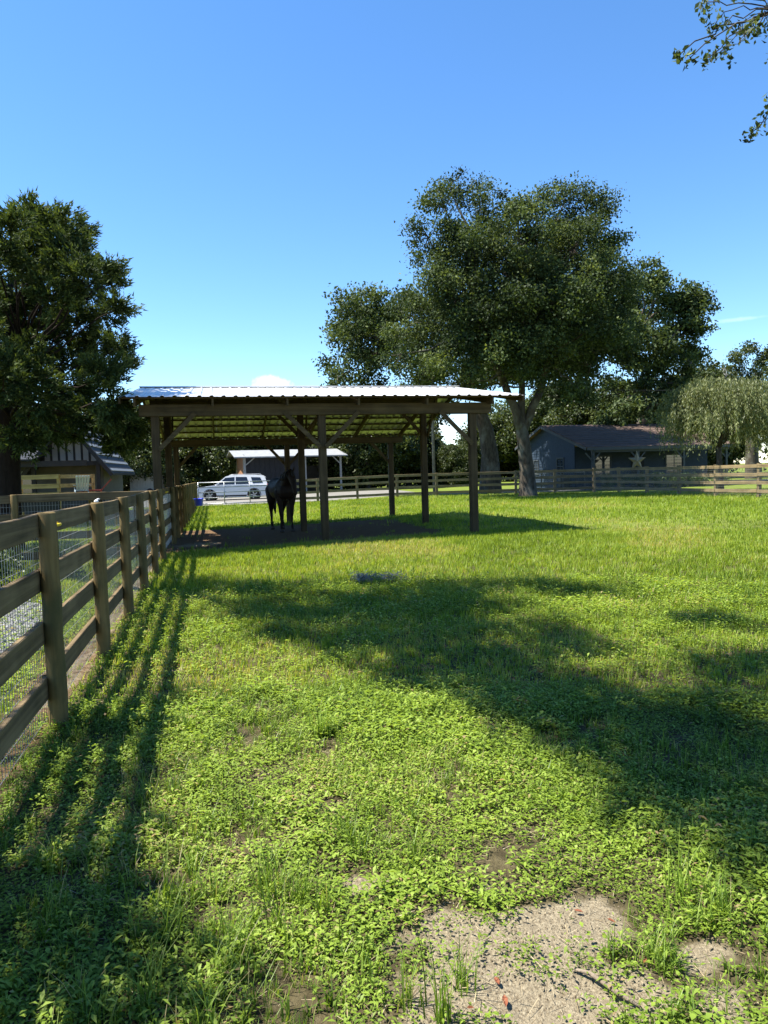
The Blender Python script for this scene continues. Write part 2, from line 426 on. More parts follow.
xs = axis(-900, 900, 0.0, .075, 1.05); ys = axis(-60, 1600, 3.0, .075, 1.04)
GX, GY = np.meshgrid(xs, ys)
def bumps(x, y): return (fbm(x * 2.2, y * 2.2, 5) - .5) * .05 * np.exp(-(y / 18) ** 2) * (np.abs(x) < 12)
GZ = gz_np(GX, GY) + bumps(GX, GY)
dirt, sand = masks(GX, GY)
nx, ny = len(xs), len(ys)
me = bpy.data.meshes.new('ground')
me.vertices.add(nx * ny); me.vertices.foreach_set('co', np.stack([GX, GY, GZ], -1).astype(np.float32).ravel())
i0 = (np.arange(ny - 1)[:, None] * nx + np.arange(nx - 1)[None, :]).ravel()
quads = np.stack([i0, i0 + 1, i0 + nx + 1, i0 + nx], -1).astype(np.int32)
me.loops.add(quads.size); me.loops.foreach_set('vertex_index', quads.ravel())
me.polygons.add(len(quads)); me.polygons.foreach_set('loop_start', np.arange(0, quads.size, 4, dtype=np.int32))
me.polygons.foreach_set('loop_total', np.full(len(quads), 4, dtype=np.int32)); me.polygons.foreach_set('use_smooth', np.ones(len(quads), dtype=bool))
me.update(calc_edges=True)
for nm, arr in (('dirt', dirt), ('sand', sand), ('turf', smooth((GY - 8) / 14))):
    a = me.attributes.new(nm, 'FLOAT', 'POINT'); a.data.foreach_set('value', arr.astype(np.float32).ravel())
me.materials.append(M['ground'])
tag(link('ground', me), 'grassy paddock ground with worn sandy and dirt patches', kind='structure')

def sheet(name, poly, mat, dz, label):
    m = MB(); n = len(poly)
    m.add([(p[0], p[1], gz(*p[:2]) + dz) for p in poly], [tuple(range(n))])
    return tag(m.build(name, mat), label, kind='structure')
sheet('gravel_driveway', [(-34, 41.5), (-9.6, 41.2), (3.6, 42.6), (14, 45), (14, 47), (3, 47.5), (1, 62), (-34, 62)], M['drive'], .012, 'pale gravel driveway beyond the paddock gate')
sheet('sandy_track', [(-4.5, 49), (3, 47.6), (16, 52), (40, 58), (40, 61), (12, 56), (-4, 53)], M['drive'], .02, 'pale sandy track behind the far board fence')
def off(u, v): p = FENCE0 + EU * u + EV * v; return (p.x, p.y)
sheet('gravel_path', [off(-.75, 1.0), off(-.7, 3.0), off(-.85, 4.6), off(-1.5, 5.4), off(-2.4, 5.2), off(-2.9, 3.6), off(-2.6, 1.6), off(-1.6, .7)], M['gravel'], .02, 'patch of grey gravel outside the near board fence')

# ------------------------------------------------------------------ board fences
def wire_panel(L, H, mat, name, sv=.05, sh=.1, r=.0019, z0=.05):
    m = MB()
    def w(p, q):
        p, q = Vector(p), Vector(q); d = (q - p).normalized(); a = Vector((1, 0, 0)); b = d.cross(a)
        ring = [a * r, (-.5 * a + .87 * b) * r, (-.5 * a - .87 * b) * r]
        m.add([p + k for k in ring] + [q + k for k in ring], [(0, 1, 4, 3), (1, 2, 5, 4), (2, 0, 3, 5)])
    k = 0
    while k * sv < L: w((0, k * sv, z0), (0, k * sv, H)); k += 1
    k = 0
    while z0 + k * sh < H + .01: w((0, 0, z0 + k * sh), (0, L, z0 + k * sh)); k += 1
    return m.mesh(name, mat)

def board_mesh(L, h, th, mat):
    m = MB(); n = 6; rr = random.Random(int(L * 1000))
    vs = []
    for i in range(n + 1):
        y = L * i / n; w = rr.uniform(-.004, .004); b = .004
        for (x, z) in ((-th / 2, -h / 2 + b), (-th / 2 + b, -h / 2), (th / 2 - b, -h / 2), (th / 2, -h / 2 + b), (th / 2, h / 2 - b), (th / 2 - b, h / 2), (-th / 2 + b, h / 2), (-th / 2, h / 2 - b)):
            vs.append((x + w, y, z + w))
    fs = [tuple(range(7, -1, -1)), tuple(n * 8 + k for k in range(8))]
    for i in range(n):
        for k in range(8): fs.append((i * 8 + k, i * 8 + (k + 1) % 8, (i + 1) * 8 + (k + 1) % 8, (i + 1) * 8 + k))
    m.add(vs, fs); return m.mesh('board', mat)

def round_post_mesh(h, r, mat, seed, n=14):
    m = MB(); rr = random.Random(seed); pts = []; rad = []
    for i in range(9):
        z = -.15 + (h + .15) * i / 8
        pts.append((rr.uniform(-.004, .004), rr.uniform(-.004, .004), z)); rad.append(r * (1.06 - .1 * i / 8) + rr.uniform(-.002, .002))
    pts.append((pts[-1][0], pts[-1][1], h + .012)); rad.append(r * .86)
    m.tube(pts, rad, n); return m.mesh('post', mat, True)

def square_post_mesh(h, w, mat):
    m = MB(); b = w * .08; H = w / 2
    ring = [(-H + b, -H), (H - b, -H), (H, -H + b), (H, H - b), (H - b, H), (-H + b, H), (-H, H - b), (-H, -H + b)]
    m.prism(ring, lambda p: (p[0], p[1], -.15), lambda p: (p[0], p[1], h)); return m.mesh('post', mat)

Z_BOARDS = (1.287, .950, .617, .283)

def fence(name, label, start, ang, n, step, post_h, post_r, bmat, pmat, boards_side=-1, wires=(), skip_posts=(), square=False, insul=False, last_post=True, slope=0.0):
    root = thing(name, label, 'fence', start, ang)
    zf = lambda k: gz(*(start + Vector((-math.sin(ang), math.cos(ang), 0)) * (k * step))[:2]) - start.z
    pms = [square_post_mesh(post_h, post_r * 2, pmat)] if square else [round_post_mesh(post_h, post_r, pmat, s) for s in range(4)]
    bms = [board_mesh(step - .012, .14, .036, bmat), board_mesh(step - .006, .14, .034, bmat), board_mesh(step - .017, .137, .036, bmat)]
    wm = wire_panel(step, 1.24, M['wire'], 'wire_mesh') if wires else None
    im = None
    if insul:
        q = MB(); q.box((0, 0, 0), (.03, .035, .05)); q.tube([(.015, -.01, 0), (.05, .012, .004), (.055, .05, .006), (.045, .075, -.004)], [.014, .013, .012, .008], 7); q.box((.03, .03, .018), (.02, .05, .012))
        im = q.mesh('insulator', M['yellow'])
    for k in range(n + 1):
        if k in skip_posts or (k == n and not last_post): pass
        else:
            o = link('post', pms[k % len(pms)], root, (0, k * step, zf(k)), (random.uniform(-.012, .012), random.uniform(-.012, .012), random.uniform(0, 6) if not square else 0))
        if k == n: break
        for j, z in enumerate(Z_BOARDS):
            link('board', bms[(k * 3 + j) % 3], root, (boards_side * (post_r + .014), k * step + .006, z + zf(k) + random.uniform(-.008, .008)),
                 (math.atan2(zf(k + 1) - zf(k), step) + random.uniform(-.007, .007), random.uniform(-.02, .02), random.uniform(-.003, .003)))
        if k in wires:
            o = link('wire_mesh', wm, root, (boards_side * (post_r + .036), k * step, zf(k))); o['kind'] = 'stuff'
        if insul: link('insulator', im, root, (boards_side * (post_r + .014) + .036, k * step + post_r + .20, zf(k) + 1.275), None, (.8, .95, .85))
    return root

NS = 1.88; K0 = -3
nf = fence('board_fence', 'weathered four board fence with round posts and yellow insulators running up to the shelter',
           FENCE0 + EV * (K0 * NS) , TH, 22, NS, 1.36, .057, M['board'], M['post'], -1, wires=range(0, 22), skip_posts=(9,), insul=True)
q = MB(); q.ball((0, 0, .010), (.020, .018, .014), 10, 6); q.tube([(.0, 0, .02), (.015, .01, .03), (.028, .01, .028)], [.008, .006, .004], 6)
q.build('insulator_cap', M['white_plastic'], nf, True).location = (0, 4 * NS, 1.372)

# cross fence meeting the near one, in the cedar's shade
c0 = FENCE0 + EV * 8.9 - EU * .12
fence('board_fence', 'shaded board fence branching off to the cedar tree', c0, TH + math.pi / 2, 4, 2.3, 1.36, .062, M['board'], M['post'], 1, wires=range(4), skip_posts=(0,))

# far fence: gate to corner, then towards the right edge
GATE_L = FENCE0 + EV * (35.45); GATE_L.z = gz(GATE_L.x, GATE_L.y)
def col_pt(px, dep): p = at(px, 474, dep); p.z = gz(p.x, p.y); return p
FA = col_pt(277, 40.2); FB = col_pt(594, 40.6); FC = col_pt(759, 28.8)
def ang_of(a, b): d = b - a; return math.atan2(-d.x, d.y)
L1 = (FB - FA).length; n1 = 8
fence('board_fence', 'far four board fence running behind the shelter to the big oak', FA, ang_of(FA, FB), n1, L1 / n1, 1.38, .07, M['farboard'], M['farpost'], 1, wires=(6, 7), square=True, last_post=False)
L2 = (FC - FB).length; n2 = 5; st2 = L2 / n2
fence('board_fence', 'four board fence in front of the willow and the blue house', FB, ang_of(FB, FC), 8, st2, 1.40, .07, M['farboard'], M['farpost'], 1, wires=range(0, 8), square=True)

# pipe gate
gt = thing('pipe_gate', 'galvanised pipe gate between the fence end and the horse', 'gate', GATE_L, ang_of(GATE_L, FA))
GL = (FA - GATE_L).length - .16; gm = MB()
for i, z in enumerate((1.34, 1.08, .80, .50, .18)):
    MB().tube([(0, .1, z), (0, GL, z)], .026, 8).build('rail', M['galv'], gt, True)
for i in range(4):
    y = .1 + (GL - .1) * i / 3
    MB().tube([(0.0, y, .155), (0.0, y, 1.365)], .024, 8).build('upright', M['galv'], gt, True)
for z in (1.2, .35): MB().box((0, .06, z), (.05, .10, .04)).build('hinge', M['galv'], gt)

# ------------------------------------------------------------------ run-in shelter
shed = thing('run_in_shelter', 'open timber horse shelter with low pitched metal roof', 'shelter', SHED0, TH)
RIDGE, SLOPE, OVU, OVR, OVV = 3.92, .158, .64, 1.06, .50
BSLOPE = .238
def roof_z(v): return RIDGE - (SLOPE if v < VB else BSLOPE) * abs(v - VB)
def sgz(u, v): p = SHED0 + EU * u + EV * v; return gz(p.x, p.y)
tops = {0: 3.09, 1: 3.60, 2: 2.77}
PW = .165
for i in range(3):
    for j in range(3):
        m = MB(); H = PW / 2; b = .012
        ring = [(-H + b, -H), (H - b, -H), (H, -H + b), (H, H - b), (H - b, H), (-H + b, H), (-H, H - b), (-H, -H + b)]
        m.prism(ring, lambda p: (p[0], p[1], sgz(i * UB, j * VB) - .2), lambda p: (p[0], p[1], tops[j]))
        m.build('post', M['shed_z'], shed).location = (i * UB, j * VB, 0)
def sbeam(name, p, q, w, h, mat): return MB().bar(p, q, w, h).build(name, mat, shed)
for s in (-1, 1):
    sbeam('beam', (-.30, s * (PW / 2 + .022), 2.965), (2 * UB + .42, s * (PW / 2 + .022), 2.965), .042, .235, M['shed_x'])
    sbeam('beam', (-.40, VB + s * (PW / 2 + .022), 3.47), (2 * UB + .40, VB + s * (PW / 2 + .022), 3.47), .042, .235, M['shed_x'])
    sbeam('beam', (-.42, 2 * VB + s * (PW / 2 + .022), 2.665), (2 * UB + .40, 2 * VB + s * (PW / 2 + .022), 2.665), .042, .20, M['shed_x'])
nr = 6
for k in range(nr):
    u = -.35 + (2 * UB + .70) * k / (nr - 1)
    for s, (va, vb) in ((0, (-OVV + .08, VB - .01)), (1, (VB + .01, 2 * VB + OVV - .08))):
        za, zb = roof_z(va) - .145, roof_z(vb) - .145
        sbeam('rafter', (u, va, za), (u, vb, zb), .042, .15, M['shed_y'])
vs_ = [-OVV + .1 + .60 * k for k in range(8)]
for v in vs_:
    for vv in (v, 2 * VB - v):
        sbeam('purlin', (-OVU + .03, vv, roof_z(vv) - .048), (2 * UB + OVR - .03, vv, roof_z(vv) - .048), .088, .040, M['shed_x'])
# knee braces
def brace(u, v, s, zt, dz=.78, du=.78, off=0.0):
    sbeam('knee_brace', (u + s * .06, v + off, zt - dz), (u + s * du, v + off, zt + .04), .042, .09, M['shed_x'])
for i, ss in ((0, (1,)), (1, (-1, 1)), (2, (-1,))):
    for s in ss:
        brace(i * UB, 0, s, 2.86, .70, .80, -(PW / 2 + .064))
        brace(i * UB, VB, s, 3.36, .72, .78, .0)
        brace(i * UB, 2 * VB, s, 2.55, .62, .66, .0)
for i in range(3):                                     # braces across, from the middle posts up to the rafters
    for s in (-1, 1):
        u = i * UB + .11
        sbeam('knee_brace', (u, VB + s * .06, 2.55), (u, VB + s * .9, roof_z(VB + .9) - .2), .042, .09, M['shed_y'])
# ribbed sheets
NP_ = 9; PL = (2 * UB + OVU + OVR) / NP_
def sheet_mesh():
    prof = []; n = 4
    for k in range(n):
        c = PL * (k + .5) / n
        prof += [(c - .045, 0), (c - .02, .024), (c + .02, .024), (c + .045, 0)]
    prof = [(0, 0)] + prof + [(PL + .0, 0)]
    Ls = VB + OVV + .04; m = MB(); N = len(prof); rows = 5; vs = []; fs = []
    for r in range(rows):
        y = Ls * r / (rows - 1)
        for (x, z) in prof: vs.append((x, y, z))
    for r in range(rows - 1):
        for k in range(N - 1): fs.append((r * N + k, r * N + k + 1, (r + 1) * N + k + 1, (r + 1) * N + k))
    m.add(vs, fs); return m.mesh('roof_sheet', M['roof_metal'])
sm = sheet_mesh(); ra = math.atan(SLOPE)
for k in range(NP_):
    u0 = -OVU + k * PL
    link('roof_sheet', sm, shed, (u0, -OVV - .04, roof_z(-OVV) - .028 + .003 * (k % 2)), (ra + random.uniform(-.0015, .0015), 0, 0))
    link('roof_sheet', sm, shed, (u0 + PL, 2 * VB + OVV + .04, roof_z(2 * VB + OVV) - .034 + .003 * (k % 2)), (math.atan(BSLOPE), 0, math.pi))
m = MB()
m.add([(-OVU, VB - .16, RIDGE + .004), (-OVU, VB, RIDGE + .034), (-OVU, VB + .16, RIDGE + .004), (2 * UB + OVR, VB - .16, RIDGE + .004), (2 * UB + OVR, VB, RIDGE + .034), (2 * UB + OVR, VB + .16, RIDGE + .004)],
      [(0, 3, 4, 1), (1, 4, 5, 2)]); m.build('ridge_cap', M['roof_metal'], shed)
for s, u in ((-1, -OVU + .02), (1, 2 * UB + OVR - .02)):
    for (va, vb) in ((-OVV, VB - .005), (VB + .005, 2 * VB + OVV)):
        sbeam('barge_board', (u, va, roof_z(va) - .10), (u, vb, roof_z(vb) - .10), .03, .12, M['shed_y'])

# ------------------------------------------------------------------ horse
HP = Vector((-2.72, 19.75, 0)); HP.z = gz(HP.x, HP.y)
horse = thing('horse', 'dark bay horse standing head on in the shelter shade', 'horse', HP, R(19))
hb = MB()
def chain(pts):
    for (p, r), (q_, s) in zip(pts[:-1], pts[1:]):
        p, q_ = Vector(p), Vector(q_); n = max(2, int((q_ - p).length / .05))
        for k in range(n + 1):
            t = k / n; hb.ball(p.lerp(q_, t), r + (s - r) * t, 10, 7)
chain([((0, -.30, 1.12), .24), ((0, -.12, 1.20), .275), ((0, .10, 1.16), .285), ((0, .45, 1.11), .305), ((0, .80, 1.15), .285), ((0, 1.08, 1.21), .275), ((0, 1.28, 1.16), .215)])
chain([((0, -.10, 1.40), .10), ((0, .35, 1.32), .10)])                       # withers
chain([((0, -.22, 1.22), .21), ((0, -.42, 1.36), .165), ((.02, -.62, 1.48), .13), ((.04, -.76, 1.55), .105)])
chain([((.04, -.78, 1.555), .098), ((.055, -.90, 1.42), .105), ((.065, -.99, 1.28), .078), ((.075, -1.06, 1.14), .062), ((.08, -1.09, 1.06), .058)])
chain([((.045, -.82, 1.47), .10), ((.05, -.84, 1.40), .09)])
for s in (-1, 1):
    chain([((s * .06 + .04, -.76, 1.62), .035), ((s * .085 + .04, -.77, 1.70), .03), ((s * .085 + .04, -.78, 1.765), .008)])   # ears
    chain([((s * .17, -.16, 1.05), .15), ((s * .17, -.20, .86), .10), ((s * .155, -.20, .70), .072), ((s * .15, -.21, .50), .055), ((s * .15, -.20, .44), .044), ((s * .15, -.20, .20), .034), ((s * .15, -.21, .15), .042), ((s * .15, -.25, .08), .042), ((s * .15, -.27, .03), .056)])
    dy = .10 * (s < 0) - .04
    chain([((s * .15, 1.10, 1.12), .19), ((s * .18, .95 + dy, .86), .135), ((s * .17, 1.05 + dy, .70), .088), ((s * .155, 1.19 + dy, .54), .062), ((s * .15, 1.20 + dy, .48), .052), ((s * .15, 1.16 + dy, .22), .037), ((s * .15, 1.15 + dy, .15), .045), ((s * .15, 1.11 + dy, .08), .044), ((s * .15, 1.09 + dy, .03), .058)])
ho = hb.build('body', M['horse'], horse)
md = ho.modifiers.new('remesh', 'REMESH'); md.mode = 'VOXEL'; md.voxel_size = .016; md.use_smooth_shade = True
md = ho.modifiers.new('smooth', 'SMOOTH'); md.iterations = 5; md.factor = .5
m = MB(); m.tube([(0, 1.44, 1.28), (0, 1.55, 1.22), (0, 1.58, 1.0), (0, 1.56, .7), (.02, 1.53, .42)], [.04, .06, .075, .065, .015], 9); m.build('tail', M['horsehair'], horse, True)
m = MB()
for k in range(26):
    t = k / 25; p = Vector((0.0, -.10, 1.50)).lerp(Vector((.04, -.80, 1.68)), t); p.z += .03 * math.sin(t * 3)
    e = p + Vector((-.15 - .05 * random.random(), random.uniform(-.02, .04), -.22 - .08 * random.random()))
    mid = p.lerp(e, .45) + Vector((-.05, 0, .06)); m.tube([p, mid, e], [.022, .02, .004], 5)
m.build('mane', M['horsehair'], horse, True)
m = MB(); m.tube([(.04, -.80, 1.66), (.05, -.90, 1.58), (.055, -.97, 1.44)], [.04, .035, .006], 6); m.build('forelock', M['horsehair'], horse, True)
for s in (-1, 1):
    m = MB(); m.ball((.055 + s * .075, -.905, 1.455), (.016, .02, .02), 8, 6); m.build('eye', M['glass_dark'], horse, True)
    for (yy) in (-.275, 1.085 + (.10 * (s < 0) - .04)):
        m = MB(); m.tube([(s * .15, yy - .012, 0.0), (s * .15, yy + .005, .075)], [.066, .05], 10); m.build('hoof', M['hoof'], horse, True)

# feed bucket hung on the fence
bp = FENCE0 + EV * 26.6 + EU * .30; bp.z = gz(bp.x, bp.y)
bk = thing('feed_bucket', 'bright blue plastic feed tub hung on the fence by the gate', 'bucket', bp + Vector((0, 0, .42)), TH)
m = MB(); n = 14; prof = [(0.0, .0), (.20, .0), (.225, .02), (.27, .28), (.285, .29), (.285, .31), (.262, .31), (.215, .03), (0, .025)]
vs = []; fs = []
for (r_, z) in prof:
    for k in range(n): vs.append((max(r_, .002) * math.cos(2 * math.pi * k / n) * .72, max(r_, .002) * math.sin(2 * math.pi * k / n), z))
for i in range(len(prof) - 1):
    for k in range(n): fs.append((i * n + k, i * n + (k + 1) % n, (i + 1) * n + (k + 1) % n, (i + 1) * n + k))
m.add(vs, fs); m.build('tub', M['bluebucket'], bk, True)
for s in (-1, 1): MB().tube([(-.20, s * .12, .28), (-.27, s * .12, .36), (-.33, s * .12, .36), (-.34, s * .12, .30)], .008, 6).build('hook', M['galv'], bk)

# ------------------------------------------------------------------ parked car
cp = col_pt(233, 49.5)
car = thing('parked_car', 'white sport utility car parked on the driveway behind the gate', 'car', cp + Vector((0, 0, .014)), math.pi + R(6))
def arch(cx, r, z0, a0=0.0, n=9): return [(cx + r * math.cos(math.pi * k / (n - 1)), z0 + r * math.sin(math.pi * k / (n - 1))) for k in range(n)]
low = [(-2.40, .34), (-2.47, .55), (-2.49, .80), (-2.42, 1.02), (-1.2, 1.07), (.2, 1.08), (1.02, 1.08), (1.65, 1.02), (2.22, .93), (2.42, .80), (2.48, .58), (2.44, .36), (2.2, .27), (1.96, .27)] \
    + arch(1.50, .43, .36) + [(1.05, .25), (-.98, .25)] + arch(-1.45, .43, .36) + [(-1.90, .29)]
m = MB(); n = len(low); lay = [(-.97, .03), (-.93, 0), (.93, 0), (.97, .03)]
vs = []
for (y, ins) in lay:
    for (x, z) in low:
        vs.append((x * (1 - ins * .5), y - (.05 * y / abs(y)) * max(0, (z - .8)) * 1.2, z + (ins if z < .4 else -ins * .3) * (.5)))
fs = [tuple(range(n)), tuple(range(4 * n - 1, 3 * n - 1, -1))]
for i in range(3):
    for k in range(n): fs.append((i * n + k, (i + 1) * n + k, (i + 1) * n + (k + 1) % n, i * n + (k + 1) % n))
m.add(vs, fs); body = m.build('body', M['carpaint'], car)
top = [(-2.38, 1.0), (-2.20, 1.52), (-2.02, 1.66), (-1.5, 1.715), (-.4, 1.735), (.15, 1.71), (.42, 1.65), (1.16, 1.05), (1.1, 1.0)]
yw = lambda z: .90 - .30 * max(0, z - 1.02)
m = MB(); m.prism(top, lambda p: (p[0], -yw(p[1]), p[1]), lambda p: (p[0], yw(p[1]), p[1])); m.build('cabin', M['carpaint'], car)
for s in (-1, 1):
    for w in ([(1.0, 1.10), (.44, 1.56), (-.16, 1.60), (-.16, 1.10)], [(-.24, 1.10), (-.24, 1.60), (-.98, 1.58), (-1.12, 1.10)], [(-1.38, 1.14), (-1.26, 1.56), (-1.88, 1.53), (-2.06, 1.16)]):
        m = MB(); m.prism(w, lambda p: (p[0], s * (yw(p[1]) - .02), p[1]), lambda p: (p[0], s * (yw(p[1]) + .008), p[1])); m.build('window', M['glass_dark'], car)
    for x in (.02, -1.02): MB().box((x - .05, s * .955, .99), (.2, .03, .03)).build('door_handle', M['carpaint'], car)
    MB().box((.95, s * 1.0, 1.12), (.14, .2, .13)).build('mirror', M['carpaint'], car)
    MB().box((.05, s * .955, .33), (2.0, .05, .12)).build('side_sill', M['cladding'], car)
    MB().box((2.33, s * .74, .80), (.22, .36, .13), Matrix.Rotation(-s * .25, 3, 'Z')).build('headlight', M['lamp_clear'], car)
    MB().box((-2.40, s * .80, 1.0), (.16, .24, .16)).build('taillight', M['lamp_red'], car)
    MB().tube([(-1.9, s * .62, 1.70), (-1.8, s * .62, 1.765), (.0, s * .62, 1.775), (.2, s * .62, 1.71)], .018, 6).build('roof_rail', M['galv'], car)
    for cx in (1.50, -1.45):
        wh = bpy.data.objects.new('wheel', None); COL.objects.link(wh); wh.parent = car; wh.location = (cx, s * .84, .37)
        m = MB(); m.tube([(0, -.12, 0), (0, -.10, 0), (0, .10, 0), (0, .12, 0)], [.31, .375, .375, .31], 22); m.build('tyre', M['tyre'], wh, True)
        m = MB(); m.tube([(0, -.123, 0), (0, .123, 0)], .06, 12)
        for k in range(5):
            a = 2 * math.pi * k / 5; m.bar((0, s * .128, 0), (.235 * math.cos(a), s * .128, .235 * math.sin(a)), .075, .02, (0, 1, 0))
        m.build('rim', M['alloy'], wh)
        a = MB(); pa = arch(cx, .47, .36); pb = arch(cx, .425, .36)
        for k in range(8): a.add([(pa[k][0], s * .978, pa[k][1]), (pa[k + 1][0], s * .978, pa[k + 1][1]), (pb[k + 1][0], s * .978, pb[k + 1][1]), (pb[k][0], s * .978, pb[k][1]), (pa[k][0], s * .90, pa[k][1]), (pa[k + 1][0], s * .90, pa[k + 1][1])], [(0, 1, 2, 3), (0, 4, 5, 1)])
        a.build('wheel_arch', M['cladding'], car)
m = MB(); m.add([(1.165, -.82, 1.09), (1.165, .82, 1.09), (.47, .68, 1.63), (.47, -.68, 1.63)], [(0, 1, 2, 3)]); o = m.build('windscreen', M['glass_dark'], car); o.location = (.02, 0, .012)
m = MB(); m.add([(-2.37, -.80, 1.10), (-2.37, .80, 1.10), (-2.21, .68, 1.50), (-2.21, -.68, 1.50)], [(3, 2, 1, 0)]); o = m.build('rear_window', M['glass_dark'], car); o.location = (-.012, 0, 0)
MB().box((2.45, 0, .42), (.10, 1.5, .16)).build('bumper', M['cladding'], car); MB().box((-2.46, 0, .42), (.10, 1.6, .18)).build('bumper', M['cladding'], car)

# ------------------------------------------------------------------ buildings
def lap_wall(root, name, mat, u0, u1, zb, ztop, y, axis='u', gap=.18, clip=None, sign=-1):
    """separate lap boards, each its own part; axis u: along local x at local y; axis v: along local y at local x"""
    k = 0; z = zb
    while z < ztop - .02:
        z2 = min(z + gap, ztop); a, b = u0, u1
        if clip: a, b = clip((z + z2) / 2)
        if b - a > .05:
            m = MB(); t0, t1 = .004, .022
            if axis == 'u': P = lambda s, d, zz: (s, y + sign * d, zz)
            else: P = lambda s, d, zz: (y + sign * d, s, zz)
            m.add([P(a, 0, z), P(b, 0, z), P(b, 0, z2), P(a, 0, z2), P(a, t1, z), P(b, t1, z), P(b, t0, z2), P(a, t0, z2)], [(0, 1, 2, 3), (4, 7, 6, 5), (0, 4, 5, 1), (3, 2, 6, 7), (0, 3, 7, 4), (1, 5, 6, 2)])
            m.build(name, mat, root)
        z = z2
def window(root, c, w, h, axis='u', sign=-1, frame='trim'):
    fr = bpy.data.objects.new('window', None); COL.objects.link(fr); fr.parent = root; fr.location = c
    if axis == 'v': fr.rotation_euler = (0, 0, -math.pi / 2 if sign < 0 else math.pi / 2)
    m = MB()
    for s in (-1, 1):
        m.box((s * w / 2, 0, 0), (.09, .07, h + .09)); m.box((0, 0, s * h / 2), (w - .09, .066, .09))
    m.box((0, .004, 0), (w - .09, .04, .04)); m.box((0, .005, 0), (.035, .03, h - .09)); m.build('frame', M[frame], fr)
    MB().box((0, .02, 0), (w - .05, .02, h - .05)).build('pane', M['windowglass'], fr)
    return fr

# blue house with porch on the right
hc = col_pt(575, 47.5)
hs = thing('blue_house', 'low slate blue clapboard house with brown shingle roof and porch', 'house', hc, TH)
HL, HB_, HP2, APX = 10.0, 8.2, -2.2, 4.1
AZ, PZ, RZ = 4.50, 2.72, 3.10
def hz(b): return AZ - (AZ - PZ) * (APX - b) / (APX - HP2) if b < APX else AZ - (AZ - RZ) * (b - APX) / (HB_ + .4 - APX)
MB().box((HL / 2 + .03, HB_ / 2 + .03, 1.35), (HL - .06, HB_ - .06, 2.7)).build('wall', M['siding'], hs)
def gclip(z):
    lo = 0.0 if z < hz(0) - .1 else APX - (AZ - .1 - z) / ((AZ - PZ) / (APX - HP2))
    hi = HB_ if z < hz(HB_) - .1 else APX + (AZ - .1 - z) / ((AZ - RZ) / (HB_ + .4 - APX))
    return lo, hi
lap_wall(hs, 'lap_board', M['siding'], 0, HB_, .05, 4.4, 0, 'v', .19, gclip)
lap_wall(hs, 'lap_board', M['siding'], 0.03, HL, .05, 2.8, 0, 'u', .19)
m = MB(); m.add([(.02, 0, 2.65), (.02, HB_, 2.65), (.02, HB_, hz(HB_) - .1), (.02, APX, AZ - .12), (.02, 0, hz(0) - .1), (HL, 0, 2.65), (HL, HB_, 2.65), (HL, HB_, hz(HB_) - .1), (HL, APX, AZ - .12), (HL, 0, hz(0) - .1)],
                [(0, 1, 2, 3, 4), (5, 9, 8, 7, 6)]); m.build('gable', M['siding'], hs)
for (ba, bb, nm) in ((HP2 - .15, APX, 'roof'), (APX, HB_ + .4, 'roof')):
    za, zb = hz(max(ba, HP2)) - (.04 if ba < HP2 else 0), hz(bb); n_c = 18; rows = 10
    rf = bpy.data.objects.new('roof', None); COL.objects.link(rf); rf.parent = hs
    for r_ in range(rows):                                    # courses of shingles, each a strip with its own butt edge
        t0, t1 = r_ / rows, (r_ + 1) / rows
        b0, b1 = ba + (bb - ba) * t0, ba + (bb - ba) * t1; z0, z1 = za + (zb - za) * t0, za + (zb - za) * t1
        if ba >= APX: pass
        m = MB(); lo, hi = (.03, .008) if ba < APX else (.008, .03)
        m.add([(-.45, b0, z0 - .05), (HL + .4, b0, z0 - .05), (HL + .4, b1, z1 - .05), (-.45, b1, z1 - .05), (-.45, b0, z0 + lo), (HL + .4, b0, z0 + lo), (HL + .4, b1, z1 + hi), (-.45, b1, z1 + hi)],
              [(0, 3, 2, 1), (4, 5, 6, 7), (0, 1, 5, 4), (2, 3, 7, 6), (0, 4, 7, 3), (1, 2, 6, 5)]); m.build('shingle_course', M['shingle'], rf)
MB().bar((-.47, HP2 - .15, hz(HP2) - .15), (-.47, APX, AZ - .12), .03, .16).build('barge_board', M['trim'], hs)
MB().bar((-.47, HB_ + .4, RZ - .12), (-.47, APX, AZ - .12), .03, .16).build('barge_board', M['trim'], hs)
MB().box((HL / 2, HP2 - .17, PZ - .14), (HL + .8, .03, .18)).build('fascia', M['trim'], hs)
MB().bar((.0, HP2 + .05, 2.45), (HL, HP2 + .05, 2.45), .12, .18).build('porch_beam', M['trim'], hs)
for a in (.1, 3.3, 6.6, 9.8):
    MB().box((a, HP2 + .05, 1.25), (.13, .13, 2.3)).build('porch_post', M['trim'], hs)
    for s in (-1, 1): MB().bar((a + s * .05, HP2 + .05, 1.85), (a + s * .5, HP2 + .05, 2.34), .06, .08).build('porch_brace', M['trim'], hs)
MB().box((HL / 2, HP2 / 2, .09), (HL, -HP2, .18)).build('porch_floor', M['greywall'], hs)
MB().tube([(.1, HP2 - .22, 2.5), (.1, HP2 - .1, 2.35), (.1, HP2 - .05, .2)], .04, 7).build('downpipe', M['trim'], hs)
window(hs, (-.03, 2.0, 1.55), 1.0, 1.15, 'v'); window(hs, (-.03, 5.8, 1.55), .8, 1.0, 'v')
window(hs, (2.0, -.03, 1.5), 1.2, 1.3); window(hs, (7.4, -.03, 1.5), 1.3, 1.3)
dr = MB(); dr.box((4.6, -.03, 1.2), (.95, .06, 2.05)); dr.build('door', M['dkwall'], hs)
m = MB(); m.box((-.25, 1.1, .5), (.42, .75, .9)); m.build('utility_box', M['greywall'], hs)
